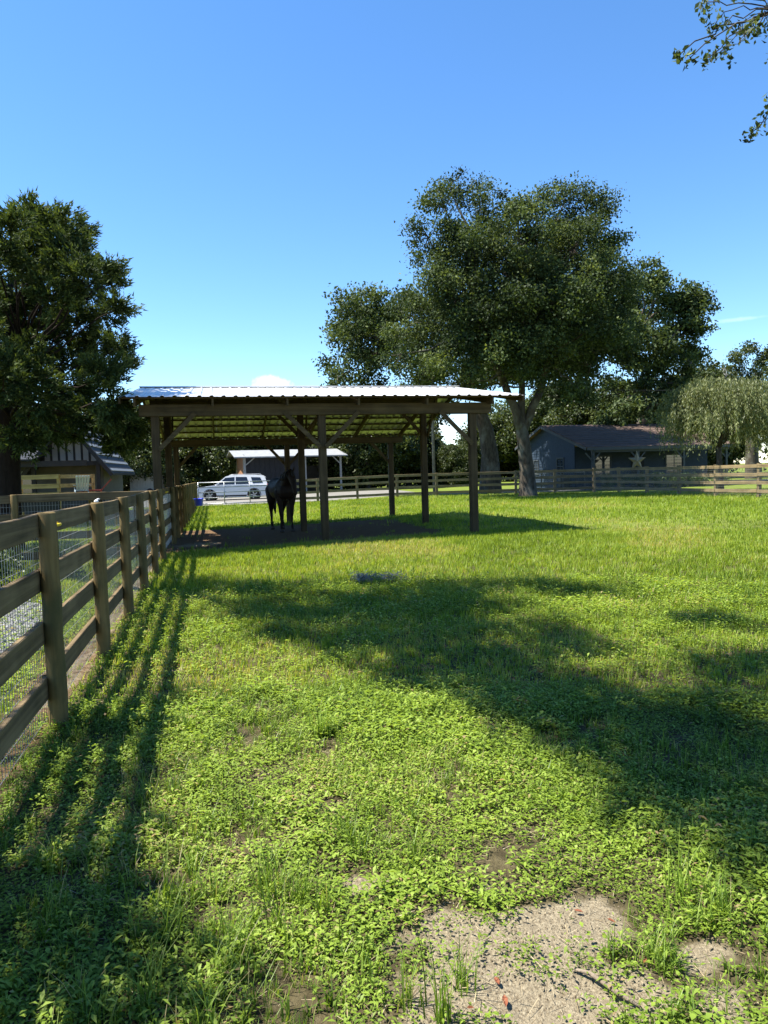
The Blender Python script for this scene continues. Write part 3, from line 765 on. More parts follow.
MB().bar((-.5, HP2, 1.15), (-.5, 7, 1.1), .05, .06).build('handrail', M['trim'], hs)
for yy in (HP2, 1.0, 4.0, 7.0): MB().box((-.5, yy, .56), (.06, .06, 1.12)).build('rail_post', M['trim'], hs)
sp = col_pt(637, 45.4); sp.z += 1.75
st = MB(); pts = []
for k in range(10):
    r_ = .66 if k % 2 == 0 else .27; a = math.pi / 2 + math.pi * k / 5; pts.append((r_ * math.cos(a), r_ * math.sin(a)))
vs = [(x, 0, z) for x, z in pts] + [(0, -.09, 0), (0, .05, 0)]
st.add(vs, [(k, (k + 1) % 10, 10) for k in range(10)] + [((k + 1) % 10, k, 11) for k in range(10)])
so = st.build('star_ornament', M['star']); so.location = sp; so.rotation_euler = (0, 0, TH); tag(so, 'large pale five pointed star hung on the blue house porch', 'ornament')

# barn beyond the driveway
bc = col_pt(245, 60)
barn = thing('barn', 'dark walled barn with pale metal roof and open lean-to', 'barn', bc, R(18))
BL_, BD, BEZ, BRZ = 8.4, 6.0, 3.50, 3.92
MB().box((2.5, BD / 2, 1.6), (5.0, BD, 3.2)).build('wall', M['dkwall'], barn)
for k in range(12):
    MB().box((.21 + k * .42, -.02, 1.6), (.40, .04, 3.2)).build('wall_board', M['dkwall'], barn)
for k in range(15):
    y = .2 + k * .4
    MB().box((-.02, y, (BEZ + (BRZ - BEZ) * (1 - abs(y - BD / 2) / (BD / 2))) / 2 - .05), (.05, .38, BEZ + (BRZ - BEZ) * (1 - abs(y - BD / 2) / (BD / 2)) - .1)).build('end_board', M['barnwood'] if 1 < k < 13 else M['whitewall'], barn)
MB().box((6.6, BD - .2, 1.25), (3.2, .1, 2.5)).build('back_wall', M['greywall'], barn)
for a in (5.1, 8.2): 
    MB().box((a, -.1, 1.65), (.15, .15, 3.3)).build('post', M['batten'], barn)
MB().bar((7.5, -.1, 3.2), (8.2, -.1, 2.5), .07, .09).build('knee_brace', M['batten'], barn); MB().bar((.1, -.12, 2.6), (.9, -.12, 3.25), .07, .09).build('knee_brace', M['batten'], barn)
MB().box((.0, -.06, 1.65), (.16, .14, 3.3)).build('corner_post', M['batten'], barn)
for s, (ya, yb) in ((0, (-.7, BD / 2)), (1, (BD / 2, BD + .7))):
    for k in range(10):
        x0 = -.9 + (BL_ + 1.2) * k / 10; x1 = x0 + (BL_ + 1.2) / 10
        za = BEZ - .25 if s == 0 else BRZ; zb = BRZ if s == 0 else BEZ - .25
        m = MB(); e = .006 * (k % 2)
        m.add([(x0, ya, za + e), (x1, ya, za + e), (x1, yb, zb + e), (x0, yb, zb + e), (x0, ya, za - .05), (x1, ya, za - .05), (x1, yb, zb - .05), (x0, yb, zb - .05)], [(0, 1, 2, 3), (7, 6, 5, 4), (0, 4, 5, 1), (2, 6, 7, 3), (0, 3, 7, 4), (1, 5, 6, 2)]); m.build('roof_sheet', M['barnroof'], barn)
MB().box((BL_ / 2 - .3, -.73, BEZ - .29), (BL_ + 1.2, .03, .10)).build('fascia', M['barnroof'], barn)

# cream outbuilding behind the fence, left
oc = col_pt(145, 60)
ob = thing('garden_shed', 'small cream garden shed with gable vent beside the shelter', 'shed', oc, R(8))
W_ = 1.25; 
for k in range(12):
    x = -W_ + (2 * W_) * (k + .5) / 12; h = 1.9 + .3 * (1 - abs(x) / W_)
    MB().box((x, 0, h / 2), (2 * W_ / 12 - .015, .06, h)).build('wall_board', M['whitewall'], ob)
MB().box((0, 1.25, .93), (2 * W_ - .05, 2.4, 1.86)).build('wall', M['whitewall'], ob)
for s in (-1, 1):
    m = MB(); m.add([(0, -.12, 2.28), (s * (W_ + .1), -.12, 1.93), (s * (W_ + .1), 2.6, 1.93), (0, 2.6, 2.28), (0, -.12, 2.23), (s * (W_ + .1), -.12, 1.88), (s * (W_ + .1), 2.6, 1.88), (0, 2.6, 2.23)], [(0, 1, 2, 3), (7, 6, 5, 4), (0, 4, 5, 1), (2, 6, 7, 3), (1, 5, 6, 2)]); m.build('roof', M['whitewall'], ob)
m = MB(); m.box((.1, -.05, 1.95), (.34, .05, .18)); m.build('vent', M['dkwall'], ob)
m = MB(); m.tube([(.35, -.06, .62), (.35, -.03, .62)], .28, 20)
m.build('door_panel', M['dkwall'], ob)
for s in (-1, 1): MB().box((.35 + s * .12, -.07, .62), (.14, .03, .18)).build('door_pane', M['whitewall'], ob)

# house with striped gable behind the cedar
lc = col_pt(72, 27.0)
lh = thing('batten_house', 'house with black and white striped gable behind the cedar', 'house', lc, R(10))
GW, GE, GA = 1.15, 2.35, 3.85     # half width, eave, apex heights above ground
def gz2(x): return GA - (GA - GE) * abs(x) / GW
x = -GW + .06
while x < GW - .05:
    h = gz2(x) - .08
    if h > 2.35: MB().box((x, 0, (2.2 + h) / 2), (.20, .05, h - 2.2)).build('gable_board', M['batten'], lh)
    MB().box((x + .13, -.015, (2.2 + gz2(x + .13)) / 2 - .05), (.07, .06, max(.12, gz2(x + .13) - 2.3))).build('batten', M['blackpaint'], lh); x += .27
MB().box((-2.2, 2.6, 1.15), (6.4, 4.0, 2.3)).build('wall', M['greywall'], lh)
for s in (-1, 1):
    m = MB(); e = GW + .42; ez = gz2(e)
    m.add([(0, -.7, GA), (s * e, -.7, ez), (s * e, 4.4, ez), (0, 4.4, GA), (0, -.7, GA + .08), (s * e, -.7, ez + .08), (s * e, 4.4, ez + .08), (0, 4.4, GA + .08)], [(3, 2, 1, 0), (4, 5, 6, 7), (0, 1, 5, 4), (2, 3, 7, 6), (1, 2, 6, 5)]); m.build('roof', M['dkwall'], lh)
    for k in range(6):
        xx = s * e * (.2 + .15 * k); MB().box((xx, 1.85, gz2(xx) + .09), (.11, 5.0, .05), Matrix.Rotation(s * math.atan((GA - GE) / GW), 3, 'Y')).build('roof_batten', M['batten'], lh)
    MB().bar((0, -.72, GA - .02), (s * e, -.72, ez - .02), .05, .14).build('barge_board', M['blackpaint'], lh)
    for k in range(7):
        t = .22 + k * .125; xx = s * e * t
        MB().bar((xx, -.66, gz2(xx) - .05), (xx, .1, gz2(xx) - .05), .10, .07).build('lookout', M['blackpaint'], lh)
for a in (-4.6, -2.9, -1.2, 1.05): MB().box((a, -.5 if a > -2 else -1.2, 1.15), (.14, .14, 2.3)).build('porch_post', M['blackpaint'] if a > -2 else M['paleblue'], lh)
MB().box((-2.0, -1.2, 2.25), (5.6, .16, .20)).build('porch_beam', M['blackpaint'], lh)
MB().box((0, -.5, 2.25), (2 * GW + .3, .12, .16)).build('gable_beam', M['blackpaint'], lh)
m = MB(); m.add([(-5.0, -1.5, 2.36), (-.9, -1.5, 2.36), (-.9, .7, 2.72), (-5.0, .7, 2.72), (-5.0, -1.5, 2.42), (-.9, -1.5, 2.42), (-.9, .7, 2.80), (-5.0, .7, 2.80)], [(3, 2, 1, 0), (4, 5, 6, 7), (0, 1, 5, 4), (2, 3, 7, 6), (1, 2, 6, 5), (0, 4, 7, 3)]); m.build('porch_roof', M['dkwall'], lh)
for a in (-4.2, -3.3): MB().box((a, -1.05, 1.35), (.45, .05, 1.6)).build('curtain', M['whitewall'], lh)
window(lh, (-2.0, .56, 1.45), 1.0, 1.1, frame='batten')

# raised deck with yellow rail
dc = col_pt(18, 24.0)
dk = thing('wooden_deck', 'raised deck with yellow pine railing beside the striped house', 'deck', dc, R(4))
for k in range(17): MB().box((1.6, .1 + k * .145, 1.02), (3.2, .135, .04)).build('deck_board', M['deck'], dk)
for z in (1.17, 1.46, 1.77): MB().box((.65, .0, z), (1.32, .045, .15)).build('rail', M['deck'], dk)
for z in (1.17, 1.46, 1.77): MB().bar((1.33, .02, z), (1.85, 1.7, z), .045, .13).build('rail', M['deck'], dk)
for a in (0.04, 1.27): MB().box((a, .07, .92), (.09, .09, 1.84)).build('post', M['deck'], dk)
MB().box((1.86, 1.75, .92), (.09, .09, 1.84)).build('post', M['deck'], dk)
MB().box((.65, .05, .80), (1.3, .05, .34)).build('shade_skirt', M['blackpaint'], dk)  # black board standing in for the shade below the rail

for (a, b) in ((3.1, .1), (3.1, 2.4), (1.5, 2.4)): MB().box((a, b, .5), (.1, .1, 1.0)).build('post', M['deck'], dk)
# lawn chairs
ac = col_pt(81, 24.9); ac.z += 1.04
ch = thing('lawn_chair', 'pale blue slatted lawn chair standing on the wooden deck', 'chair', ac, R(-150)); ch.scale = (.72, .72, .72)
for k in range(5):
    x = -.22 + k * .11; MB().bar((x, .20, .32), (x * 1.2, .55, 1.02), .095, .02, (0, 1, 0)).build('back_slat', M['paleblue'], ch)
for k in range(5): MB().box((0, -.28 + k * .115, .38 - k * .018), (.55, .10, .02)).build('seat_slat', M['paleblue'], ch)
for s in (-1, 1):
    MB().box((s * .32, 0.0, .58), (.12, .72, .025)).build('armrest', M['paleblue'], ch)
    MB().box((s * .28, -.30, .28), (.03, .09, .56)).build('leg', M['paleblue'], ch); MB().bar((s * .285, -.28, .36), (s * .285, .5, .03), .03, .10).build('leg', M['paleblue'], ch)
rc_ = col_pt(97, 25.3); rc_.z += 1.04
lo = thing('lounge_chair', 'faded red reclining lounger on the deck beside the pale blue chair', 'chair', rc_, R(-70)); lo.scale = (.7, .7, .7)
for k in range(8): MB().box((0, -.75 + k * .12, .34), (.56, .10, .03)).build('seat_slat', M['redplastic'], lo)
for k in range(6): MB().box((0, .22 + k * .075, .38 + k * .085), (.56, .03, .075), Matrix.Rotation(-.4, 3, 'X')).build('back_slat', M['redplastic'], lo)
for s in (-1, 1):
    MB().bar((s * .29, -.85, .32), (s * .29, .2, .32), .04, .06).build('side_rail', M['redplastic'], lo)
    for y in (-.7, .15): MB().box((s * .27, y, .15), (.05, .05, .32)).build('leg', M['redplastic'], lo)
    MB().bar((s * .29, .18, .34), (s * .29, .66, .86), .04, .05).build('back_rail', M['redplastic'], lo)

# utility pole
pp = col_pt(434, 46)
up = thing('utility_pole', 'tall grey utility pole behind the far board fence', 'pole', pp)
m = MB(); m.tube([(0, 0, -.3), (0, 0, 4), (.05, 0, 8.5)], [.10, .09, .075], 10); m.build('shaft', M['pole'], up, True)
MB().box((.05, 0, 7.7), (1.8, .1, .12)).build('crossarm', M['pole'], up)
for s in (-.8, -.3, .4, .85): MB().tube([(s, 0, 7.76), (s, 0, 7.86), (s, 0, 7.9)], [.03, .045, .02], 8).build('insulator', M['whitewall'], up)
for s in (-.8, .85):
    m = MB(); pts = []
    for k in range(13): t = k / 12; pts.append((s + 30 * t, 8 * t, 7.9 - 5.2 * t * (1 - t)))
    m.tube(pts, .011, 5); m.build('power_line', M['blackpaint'], up)

# ------------------------------------------------------------------ vegetation builders
def unit(n):
    v = rng.normal(size=(n, 3)); return v / np.linalg.norm(v, axis=1, keepdims=True)

def leaf_quads(c, size, aspect=.5, up=.35, droop=0.0, outward=None, ow=.0):
    """diamond leaves at points c"""
    n = len(c); a = unit(n)
    if outward is not None: a = a + outward * ow
    a[:, 2] -= droop; a /= np.linalg.norm(a, axis=1, keepdims=True)
    nn = unit(n); nn[:, 2] = np.abs(nn[:, 2]) + up
    b = np.cross(a, nn); b /= np.linalg.norm(b, axis=1, keepdims=True) + 1e-9
    s = (size * rng.uniform(.6, 1.3, n))[:, None] if np.isscalar(size) else size[:, None]
    w = np.cross(b, a) * s * .12
    q = np.stack([c - a * s * .5, c + b * s * aspect * .5 - w, c + a * s * .5, c - b * s * aspect * .5 - w], 1)
    return q.reshape(-1, 3)

def limb(mb, p, q, r0, r1, wob=.12, n=5, seg=7, sag=0.0):
    p, q = Vector(p), Vector(q); L = (q - p).length; pts = []; rad = []
    for i in range(n + 1):
        t = i / n; s = math.sin(t * math.pi)
        o = Vector((random.uniform(-1, 1), random.uniform(-1, 1), random.uniform(-.5, 1))) * wob * L * .25 * s
        pts.append(p.lerp(q, t) + o + Vector((0, 0, sag * L * s))); rad.append(r0 + (r1 - r0) * t)
    mb.tube(pts, rad, seg); return pts

def leafy_tree(name, label, base, trunk_pts, trunk_r, lobes, mats, leaf=.12, per=95, clump=(.34, .30), aspect=.5, group=None, limb_from=None, twig_r=.02, dens_k=4.2, tint_amp=.25, droop=.0, cat='tree', limbs=True, limb_k=.018, extra=()):
    """lobes: world-space (centre Vector, radius); everything stored relative to the base"""
    root = thing(name, label, cat, base, 0, group)
    tb = MB(); tp = [Vector(p) - Vector(base) for p in trunk_pts]
    tb.tube(tp, trunk_r, 14, False); fork = tp[-1]
    for (a, ra_, b, rb2) in extra: limb(tb, Vector(a) - Vector(base), Vector(b) - Vector(base), ra_, rb2, .08, 5, 10)
    cl, ct = [], []
    bb = MB(); nb = 0
    for lob_ in lobes:
        c, r = lob_[:2]; thin = lob_[2] if len(lob_) > 2 else 1.0
        c = Vector(c) - Vector(base)
        src = min(limb_from or [fork], key=lambda s: (Vector(s) - Vector(base) - c).length if limb_from else 0)
        src = (Vector(src) - Vector(base)) if limb_from else fork
        if limbs:
            L = (c - src).length; r0 = max(.012 if limb_k > .01 else .005, min(trunk_r[-1] * .55, limb_k * L + limb_k))
            bp_ = limb(bb, src, c, r0, min(.025, r0 * .6), .25, 6, 6, .04); nb += 1
        k = max(3, int(dens_k * r * r + 3)); d = unit(k); d[:, 2] *= .85
        rr = r * rng.uniform(.30, 1.12, k) ** .6
        cc = np.array(c)[None] + d * rr[:, None]
        rc = clump[0] * r + clump[1] * rng.uniform(.7, 1.3, k)
        tt = rng.uniform(-tint_amp, tint_amp, k)
        for i in range(k):
            n = int(thin * per * rc[i] ** 2 / .3 * rng.uniform(.7, 1.2)) + 6
            g = rng.normal(size=(n, 3)) * .45; g *= (np.minimum(1.5, np.linalg.norm(g, axis=1)) / (np.linalg.norm(g, axis=1) + 1e-9))[:, None]
            pos = cc[i][None] + g * rc[i] * np.array([1, 1, .75])[None]
            cl.append(pos); ct.append(np.full(n, .5 + tt[i]) + rng.uniform(-.28, .28, n))
            if limbs and i % 2 == 0: limb(bb, c, Vector(cc[i]), twig_r, .006, .2, 3, 4)
    pos = np.concatenate(cl); ti = np.clip(np.concatenate(ct), 0, 1)
    q = leaf_quads(pos, leaf, aspect, .3, droop)
    tb.build('trunk', mats[0], root, True)
    if bb.v: bb.build('branches', mats[0], root, True)
    o = link('crown', np_mesh('crown', q, 4, mats[1], np.repeat(ti, 4)), root)
    return root

def px_lobes(spec, D, spread, rpm):
    out = []
    for (px, py, r) in spec:
        rr = r / rpm
        k = 2 if r > 28 else 1
        for i in range(k):
            dd = random.uniform(-.5, .5) * spread if k == 1 else (i - .5) * spread * random.uniform(.5, 1.0)
            out.append((at(px + random.uniform(-4, 4), py + random.uniform(-4, 4), D + dd), rr * (D + dd) / D))
    return out

# the big oak
ob_ = col_pt(528, 36.6); OD = 36.6; rpm = F_PX / OD
oak_spec = [(452, 188, 16), (447, 210, 20), (478, 208, 24), (512, 200, 17), (430, 240, 22), (565, 205, 24), (535, 205, 20), (598, 218, 24), (615, 245, 18), (470, 250, 34), (520, 245, 36), (570, 250, 36), (605, 285, 30),
            (425, 285, 28), (460, 300, 36), (510, 300, 40), (560, 305, 40), (600, 325, 30), (412, 325, 28), (450, 345, 34), (495, 350, 34), (545, 350, 34), (590, 365, 26), (430, 372, 22), (470, 382, 20), (575, 385, 20), (618, 350, 18), (404, 355, 18)]
fork = at(521, 424, OD)
oak = leafy_tree('oak_tree', 'tallest oak with stout forked trunk in front of the far fence', ob_,
    [ob_ + Vector((0, 0, -.2)), ob_ + Vector((-.02, 0, .15)), at(527, 470, OD), at(524, 445, OD), fork], [.66, .48, .37, .33, .29], px_lobes(oak_spec, OD, 5.5, rpm), (M['oakbark'], M['oakleaf']),
    0.145, 158, (.24, .38), .6, None, [at(505, 385, OD + .5), at(522, 380, OD - .5), at(540, 385, OD + .3), at(548, 365, OD - .8), at(530, 335, OD), at(490, 345, OD)], .03, 5.6, tint_amp=.34, extra=[(at(*a, OD), ra_, at(*b, OD + random.uniform(-.6, .6)), rb2) for (a, ra_, b, rb2) in (((522.5, 432), .26, (505, 385), .18), ((522, 432), .26, (540, 392), .18), ((522, 430), .22, (522, 380), .15), ((540, 392), .22, (548, 362), .15), ((505, 385), .22, (488, 345), .14), ((522, 380), .18, (530, 335), .12))])
# two oaks behind it
b2 = col_pt(490, 46.5); 
leafy_tree('oak_tree', 'thick trunked oak standing behind the shelter corner post', b2, [b2 + Vector((0, 0, -.2)), at(490, 455, 46.5), at(486, 430, 46.5), at(478, 408, 46.5)], [.78, .55, .48, .42],
    px_lobes([(365, 300, 24), (390, 305, 26), (345, 330, 22), (375, 335, 30), (345, 362, 22), (400, 350, 26), (372, 372, 24), (335, 380, 16), (420, 385, 20), (455, 380, 26), (490, 370, 28), (405, 300, 20), (440, 330, 26), (520, 350, 32), (550, 345, 32), (540, 320, 32), (575, 370, 26), (560, 395, 18), (590, 345, 26), (500, 320, 30)], 46.5, 6, F_PX / 46.5) + [(Vector(c), 2.0) for c in ((9.0, 47.5, 9), (7.8, 50, 9.4), (10.4, 49.5, 10), (11.6, 47.5, 11), (9.4, 52, 10.4), (12.6, 50.5, 11.4), (13.6, 48.5, 12))],  # lobes hidden behind the big oak are added to shade the house roof
    (M['oakbark'], M['oakleaf']), .22, 76, (.24, .44), .6, None, [at(470, 385, 46.5), at(420, 370, 47), at(385, 350, 46)], .03, 3.4)
b3 = col_pt(640, 56)
leafy_tree('oak_tree', 'broad dark oak rising behind the blue house', b3, [b3 + Vector((0, 0, -.2)), at(640, 440, 56), at(645, 400, 56)], [.6, .45, .35],
    px_lobes([(640, 425, 18), (610, 415, 16), (670, 405, 16), (648, 275, 20), (665, 285, 20), (640, 300, 28), (685, 298, 18), (702, 308, 14), (670, 315, 28), (695, 325, 15), (640, 340, 30), (675, 345, 24), (690, 360, 14), (635, 375, 26), (665, 380, 24), (645, 405, 20), (620, 330, 24), (615, 395, 20), (680, 385, 14)], 56, 7, F_PX / 56),
    (M['oakbark'], M['oakleaf']), .28, 74, (.22, .44), .6, None, [at(645, 380, 56), at(660, 350, 56), at(640, 330, 56)], .035, 2.9)

# mossy oak far right
b4 = col_pt(752, 64)
mo = leafy_tree('mossy_oak', 'sparse oak hung with grey moss beyond the willow', b4, [b4 + Vector((0, 0, -.2)), at(752, 440, 64), at(748, 400, 64)], [.6, .5, .4],
    px_lobes([(722, 368, 11), (738, 358, 12), (758, 355, 13), (775, 362, 14), (710, 378, 9), (735, 380, 11), (760, 382, 13), (785, 380, 14), (745, 398, 12), (770, 400, 12)], 64, 4, F_PX / 64),
    (M['oakbark'], M['woodleaf']), .25, 80, (.26, .44), .55, None, None, .04, 3.0)
mp_ = []
for (px, py) in [(728 + 5 * k, 372 + (k * 7) % 22) for k in range(14)]:
    c = np.array(at(px, py, 64 + random.uniform(-2, 2)) - b4); n = 30
    p = c[None] + rng.normal(size=(n, 3)) * np.array([.22, .22, .55]); p[:, 2] -= .5; mp_.append(p)
mp_ = np.concatenate(mp_); moss_o = link('moss', np_mesh('moss', leaf_quads(mp_, .5, .2, .0, 2.5), 4, M['moss'], np.repeat(rng.uniform(0, 1, len(mp_)), 4)), mo); moss_o['kind'] = 'stuff'

# cedar on the left
CD = 17.0; cb = col_pt(4, CD)
cedar_spec = [(35, 215, 17), (60, 220, 20), (85, 222, 15), (15, 225, 16), (5, 255, 22), (40, 250, 22), (75, 250, 20), (90, 270, 13), (112, 262, 8), (20, 285, 24), (60, 285, 24), (100, 285, 16), (120, 275, 10), (126, 300, 9), (112, 305, 16), (80, 310, 24), (40, 320, 28), (5, 320, 26),
              (105, 335, 18), (125, 340, 12), (128, 362, 12), (75, 350, 26), (35, 360, 28), (110, 370, 18), (80, 385, 22), (45, 395, 26), (10, 370, 26), (115, 400, 17), (92, 408, 19), (58, 420, 15), (80, 424, 11), (138, 415, 16), (122, 425, 15), (130, 420, 12), (124, 436, 10), (30, 430, 14), (-25, 240, 26), (-30, 300, 36), (-40, 360, 40), (-15, 410, 24), (-60, 400, 34), (-60, 330, 34)]
cl_, ct_ = [], []; bb = MB()
ced = thing('cedar_tree', 'dense dark cedar tree with drooping lower boughs beside the shelter', 'tree', cb)
tb = MB(); tb.tube([(0, 0, -.2), (0, 0, .3), (.1, 0, 2.2), (.3, .1, 4.4), (.4, 0, 6.2)], [.42, .33, .28, .18, .06], 12); tb.build('trunk', M['cedarbark'], ced, True)
cq = []
for (px, py, r) in cedar_spec:
    rr = max(.12, r * CD / F_PX - .09); px -= 6; py += 8
    for i in range(2 if r > 16 else 1):
        dd = random.uniform(-3.0, 2.4) * min(1, (175 - px) / 70) * (1 if i == 0 else -1)
        c = at(px, py, CD + dd) - cb
        limb(bb, (.15 + .04 * c.z, 0, max(3.0, c.z * .75 - .3)), c, .035, .012, .25, 5, 5, .03)
        k = int(14 + 84 * rr * rr); d = unit(k); cc = np.array(c)[None] + d * (rr * rng.uniform(.3, 1.0, k))[:, None]
        out = d.copy(); out[:, 2] = out[:, 2] * .5 + (.35 if py < 380 else -.35); out /= np.linalg.norm(out, axis=1, keepdims=True)
        for j in range(k):                                  # a bough tip: many short sprays along an outward axis
            n = 76; L = rng.uniform(.18, .42); t = rng.uniform(0, 1, n)
            ax = out[j][None] + unit(n) * .75; ax /= np.linalg.norm(ax, axis=1, keepdims=True)
            p0 = cc[j][None] + out[j][None] * (t * L)[:, None] + rng.normal(size=(n, 3)) * .055
            s = rng.uniform(.06, .14, n)[:, None]; b = np.cross(ax, unit(n)); b /= np.linalg.norm(b, axis=1, keepdims=True)
            cq.append(np.stack([p0 - b * s * .19, p0 + b * s * .19, p0 + ax * s], 1).reshape(-1, 3))
            tint = .28 + .35 * t + rng.uniform(-.2, .25, n) + rng.uniform(-.12, .12)
            ct_.append(np.repeat(np.clip(tint, 0, 1), 3))
bb.build('branches', M['cedarbark'], ced, True)
link('crown', np_mesh('crown', np.concatenate(cq), 3, M['cedarleaf'], np.concatenate(ct_)), ced)

# weeping trees
def weeping(name, label, base, H, Rw, strands, zlow, seed):
    rr = random.Random(seed); root = thing(name, label, 'tree', base); tb = MB(); bb = MB()
    tb.tube([(0, 0, -.2), (.02, 0, .6), (-.05, .05, H * .42)], [.20, .15, .12], 10); tb.build('trunk', M['oakbark'], root, True)
    qs, ts = [], []
    heads = []
    for k in range(46):
        a = 2 * math.pi * k / 46 * 2.4 + rr.uniform(-.3, .3); rad = Rw * math.sqrt(rr.uniform(.0, .92)); hz_ = H * (.55 + .45 * math.sqrt(max(0, 1 - (rad / Rw) ** 2))) * rr.uniform(.9, 1.02)
        h = Vector((rad * math.cos(a), rad * math.sin(a), hz_)); heads.append(h)
        limb(bb, (-.05, .05, H * .40), h, .05, .012, .3, 6, 5, .12)
    for s in range(strands):
        h = rr.choice(heads); o = Vector((rr.gauss(0, .36), rr.gauss(0, .36), rr.gauss(0, .16))); st_ = h + o
        out = Vector((st_.x, st_.y, 0)); out = out.normalized() if out.length > .01 else Vector((1, 0, 0))
        L = min(rr.uniform(.7, 2.0), max(.4, st_.z - zlow * rr.uniform(.8, 1.5))); n = int(26 * L) + 5
        t = rng.uniform(0, 1, n); reach = rr.uniform(.1, .55)
        p = np.array(st_)[None] + np.array(out)[None] * (reach * np.sqrt(t))[:, None]
        p[:, 2] += .12 * np.sin(t * 3.1) - L * t ** 1.6
        p += rng.normal(size=(n, 3)) * .035
        ax = np.array([0, 0, -1.0])[None] + np.array(out)[None] * .2 + unit(n) * .55; ax /= np.linalg.norm(ax, axis=1, keepdims=True)
        sl = rng.uniform(.09, .17, n)[:, None]; b = np.cross(ax, unit(n)); b /= np.linalg.norm(b, axis=1, keepdims=True)
        qs.append(np.stack([p, p + ax * sl * .5 + b * sl * .13, p + ax * sl, p + ax * sl * .5 - b * sl * .13], 1).reshape(-1, 3))
        base_t = rr.uniform(.25, .75); ts.append(np.repeat(np.clip(base_t + rng.uniform(-.25, .25, n), 0, 1), 4))
    bb.build('branches', M['oakbark'], root, True)
    link('crown', np_mesh('crown', np.concatenate(qs), 4, M['willowleaf'], np.concatenate(ts)), root)
    return root
wb = col_pt(720, 33.2); weeping('weeping_tree', 'grey green weeping tree leaning over the board fence', wb, 5.25, 2.45, 1750, 1.9, 3)
wb = col_pt(800, 36.5); weeping('weeping_tree', 'smaller weeping tree behind the larger one, at the fence end', wb, 5.0, 2.6, 850, 1.7, 8)

# woodland behind
def wood_proto(seed, H, W, leaf, label):
    random.seed(seed); base = Vector((0, 0, 0)); lob = []
    for k in range(24):
        a = random.uniform(0, 6.28); z = random.uniform(.10, .88); rad = W * (.62 * math.sin(math.pi * min(1, z * .9 + .1)) + .15) * random.uniform(.5, 1)
        lob.append((Vector((rad * math.cos(a), rad * math.sin(a), H * z)), random.uniform(.9, 1.5) * W / 3.0))
    lob.append((Vector((0, 0, H * .9)), W / 3.2))
    return leafy_tree('woodland_tree', label, base, [(0, 0, -.2), (0, 0, H * .2), (.2, 0, H * .45)], [.32, .26, .18], lob, (M['oakbark'], M['woodleaf']), leaf, 34, (.34, .45), .65, 'woodland trees behind the drive', None, .04, 2.4)
LBL = 'leafy tree in the woodland row beyond the drive and barn'
protos = [wood_proto(31, 9.5, 4.2, .34, LBL), wood_proto(47, 11.5, 4.6, .36, LBL), wood_proto(59, 8.0, 4.6, .34, LBL), wood_proto(83, 12.5, 4.0, .36, LBL)]
random.seed(99)
spots = []
for k in range(13): spots.append((120 + k * 28 + random.uniform(-8, 8), 66 + random.uniform(0, 9), .84 + random.uniform(-.12, .14)))
for k in range(11): spots.append((200 + k * 34 + random.uniform(-9, 9), 80 + random.uniform(0, 12), 1.0 + random.uniform(-.15, .2)))
spots += [(452, 70, .62), (470, 74, .72), (600, 72, 1.0), (575, 66, .8), (625, 76, 1.05), (690, 72, .95), (715, 78, .8), (560, 84, 1.0), (20, 60, .85), (55, 64, .7), (95, 58, .62), (110, 66, .75), (145, 62, .66), (-20, 58, .9)]
spots = [(px, dep, .40 if 418 < px < 486 else min(sc, .78) if px < 340 else sc) for (px, dep, sc) in spots]
for i, (px, dep, sc) in enumerate(spots):
    o = protos[i] if i < 4 else copy_tree(protos[i % 4])
    o.location = col_pt(px, dep); o.rotation_euler = (0, 0, random.uniform(0, 6.28)); o.scale = (sc * random.uniform(.9, 1.15), sc * random.uniform(.9, 1.15), sc)

n = 30000; fx = rng.uniform(-95, 95, n); fy = 104 + rng.uniform(-5, 5, n); top = 7.5 + 5.5 * fbm(fx * .12, fx * 0 + 3, 61) + 1.5 * fbm(fx * .5, fx * 0, 62); top = np.where((fx > 4) & (fx < 15), top * .5, top); fzz = top * np.sqrt(rng.uniform(0, 1, n))
o = link('far_woods', np_mesh('far_woods', leaf_quads(np.stack([fx, fy + 2 * fbm(fx * .4, fzz * .4, 8), fzz], -1), .75, .6, .2), 4, M['woodleaf'], np.repeat(np.clip(fbm(fx * .5, fzz * .7, 12) + rng.uniform(-.2, .2, n), 0, 1), 4)))
tag(o, 'dark mass of distant woods closing the horizon', 'woods', kind='stuff')

# dark shrubs outside the near fence and hedge at the porch
def shrub(name, label, c, rx, rz, n, leaf, mat, group=None, lean=0, stems=6):
    root = thing(name, label, 'shrub', c, 0, group)
    k = 16; cc = unit(k) * np.array([rx, rx, rz * .5]) * rng.uniform(.3, .95, k)[:, None] + np.array([0, 0, rz * .52]); ps, ts = [], []
    for i in range(k):
        m_ = n // k; ps.append(cc[i][None] + rng.normal(size=(m_, 3)) * np.array([rx, rx, rz * .6]) * .22); ts.append(.5 + rng.uniform(-.2, .2) + rng.uniform(-.25, .25, m_))
    p = np.concatenate(ps); p[:, 2] = np.maximum(p[:, 2], .02)
    m = MB()
    for i in range(stems): limb(m, (random.uniform(-.1, .1) * rx, random.uniform(-.1, .1) * rx, -.05), Vector(cc[i]), .014, .005, .2, 4, 5)
    m.build('stems', M['twig'], root)
    link('foliage', np_mesh('foliage', leaf_quads(p, leaf, .5, .4), 4, mat, np.repeat(np.clip(np.concatenate(ts), 0, 1), 4)), root)
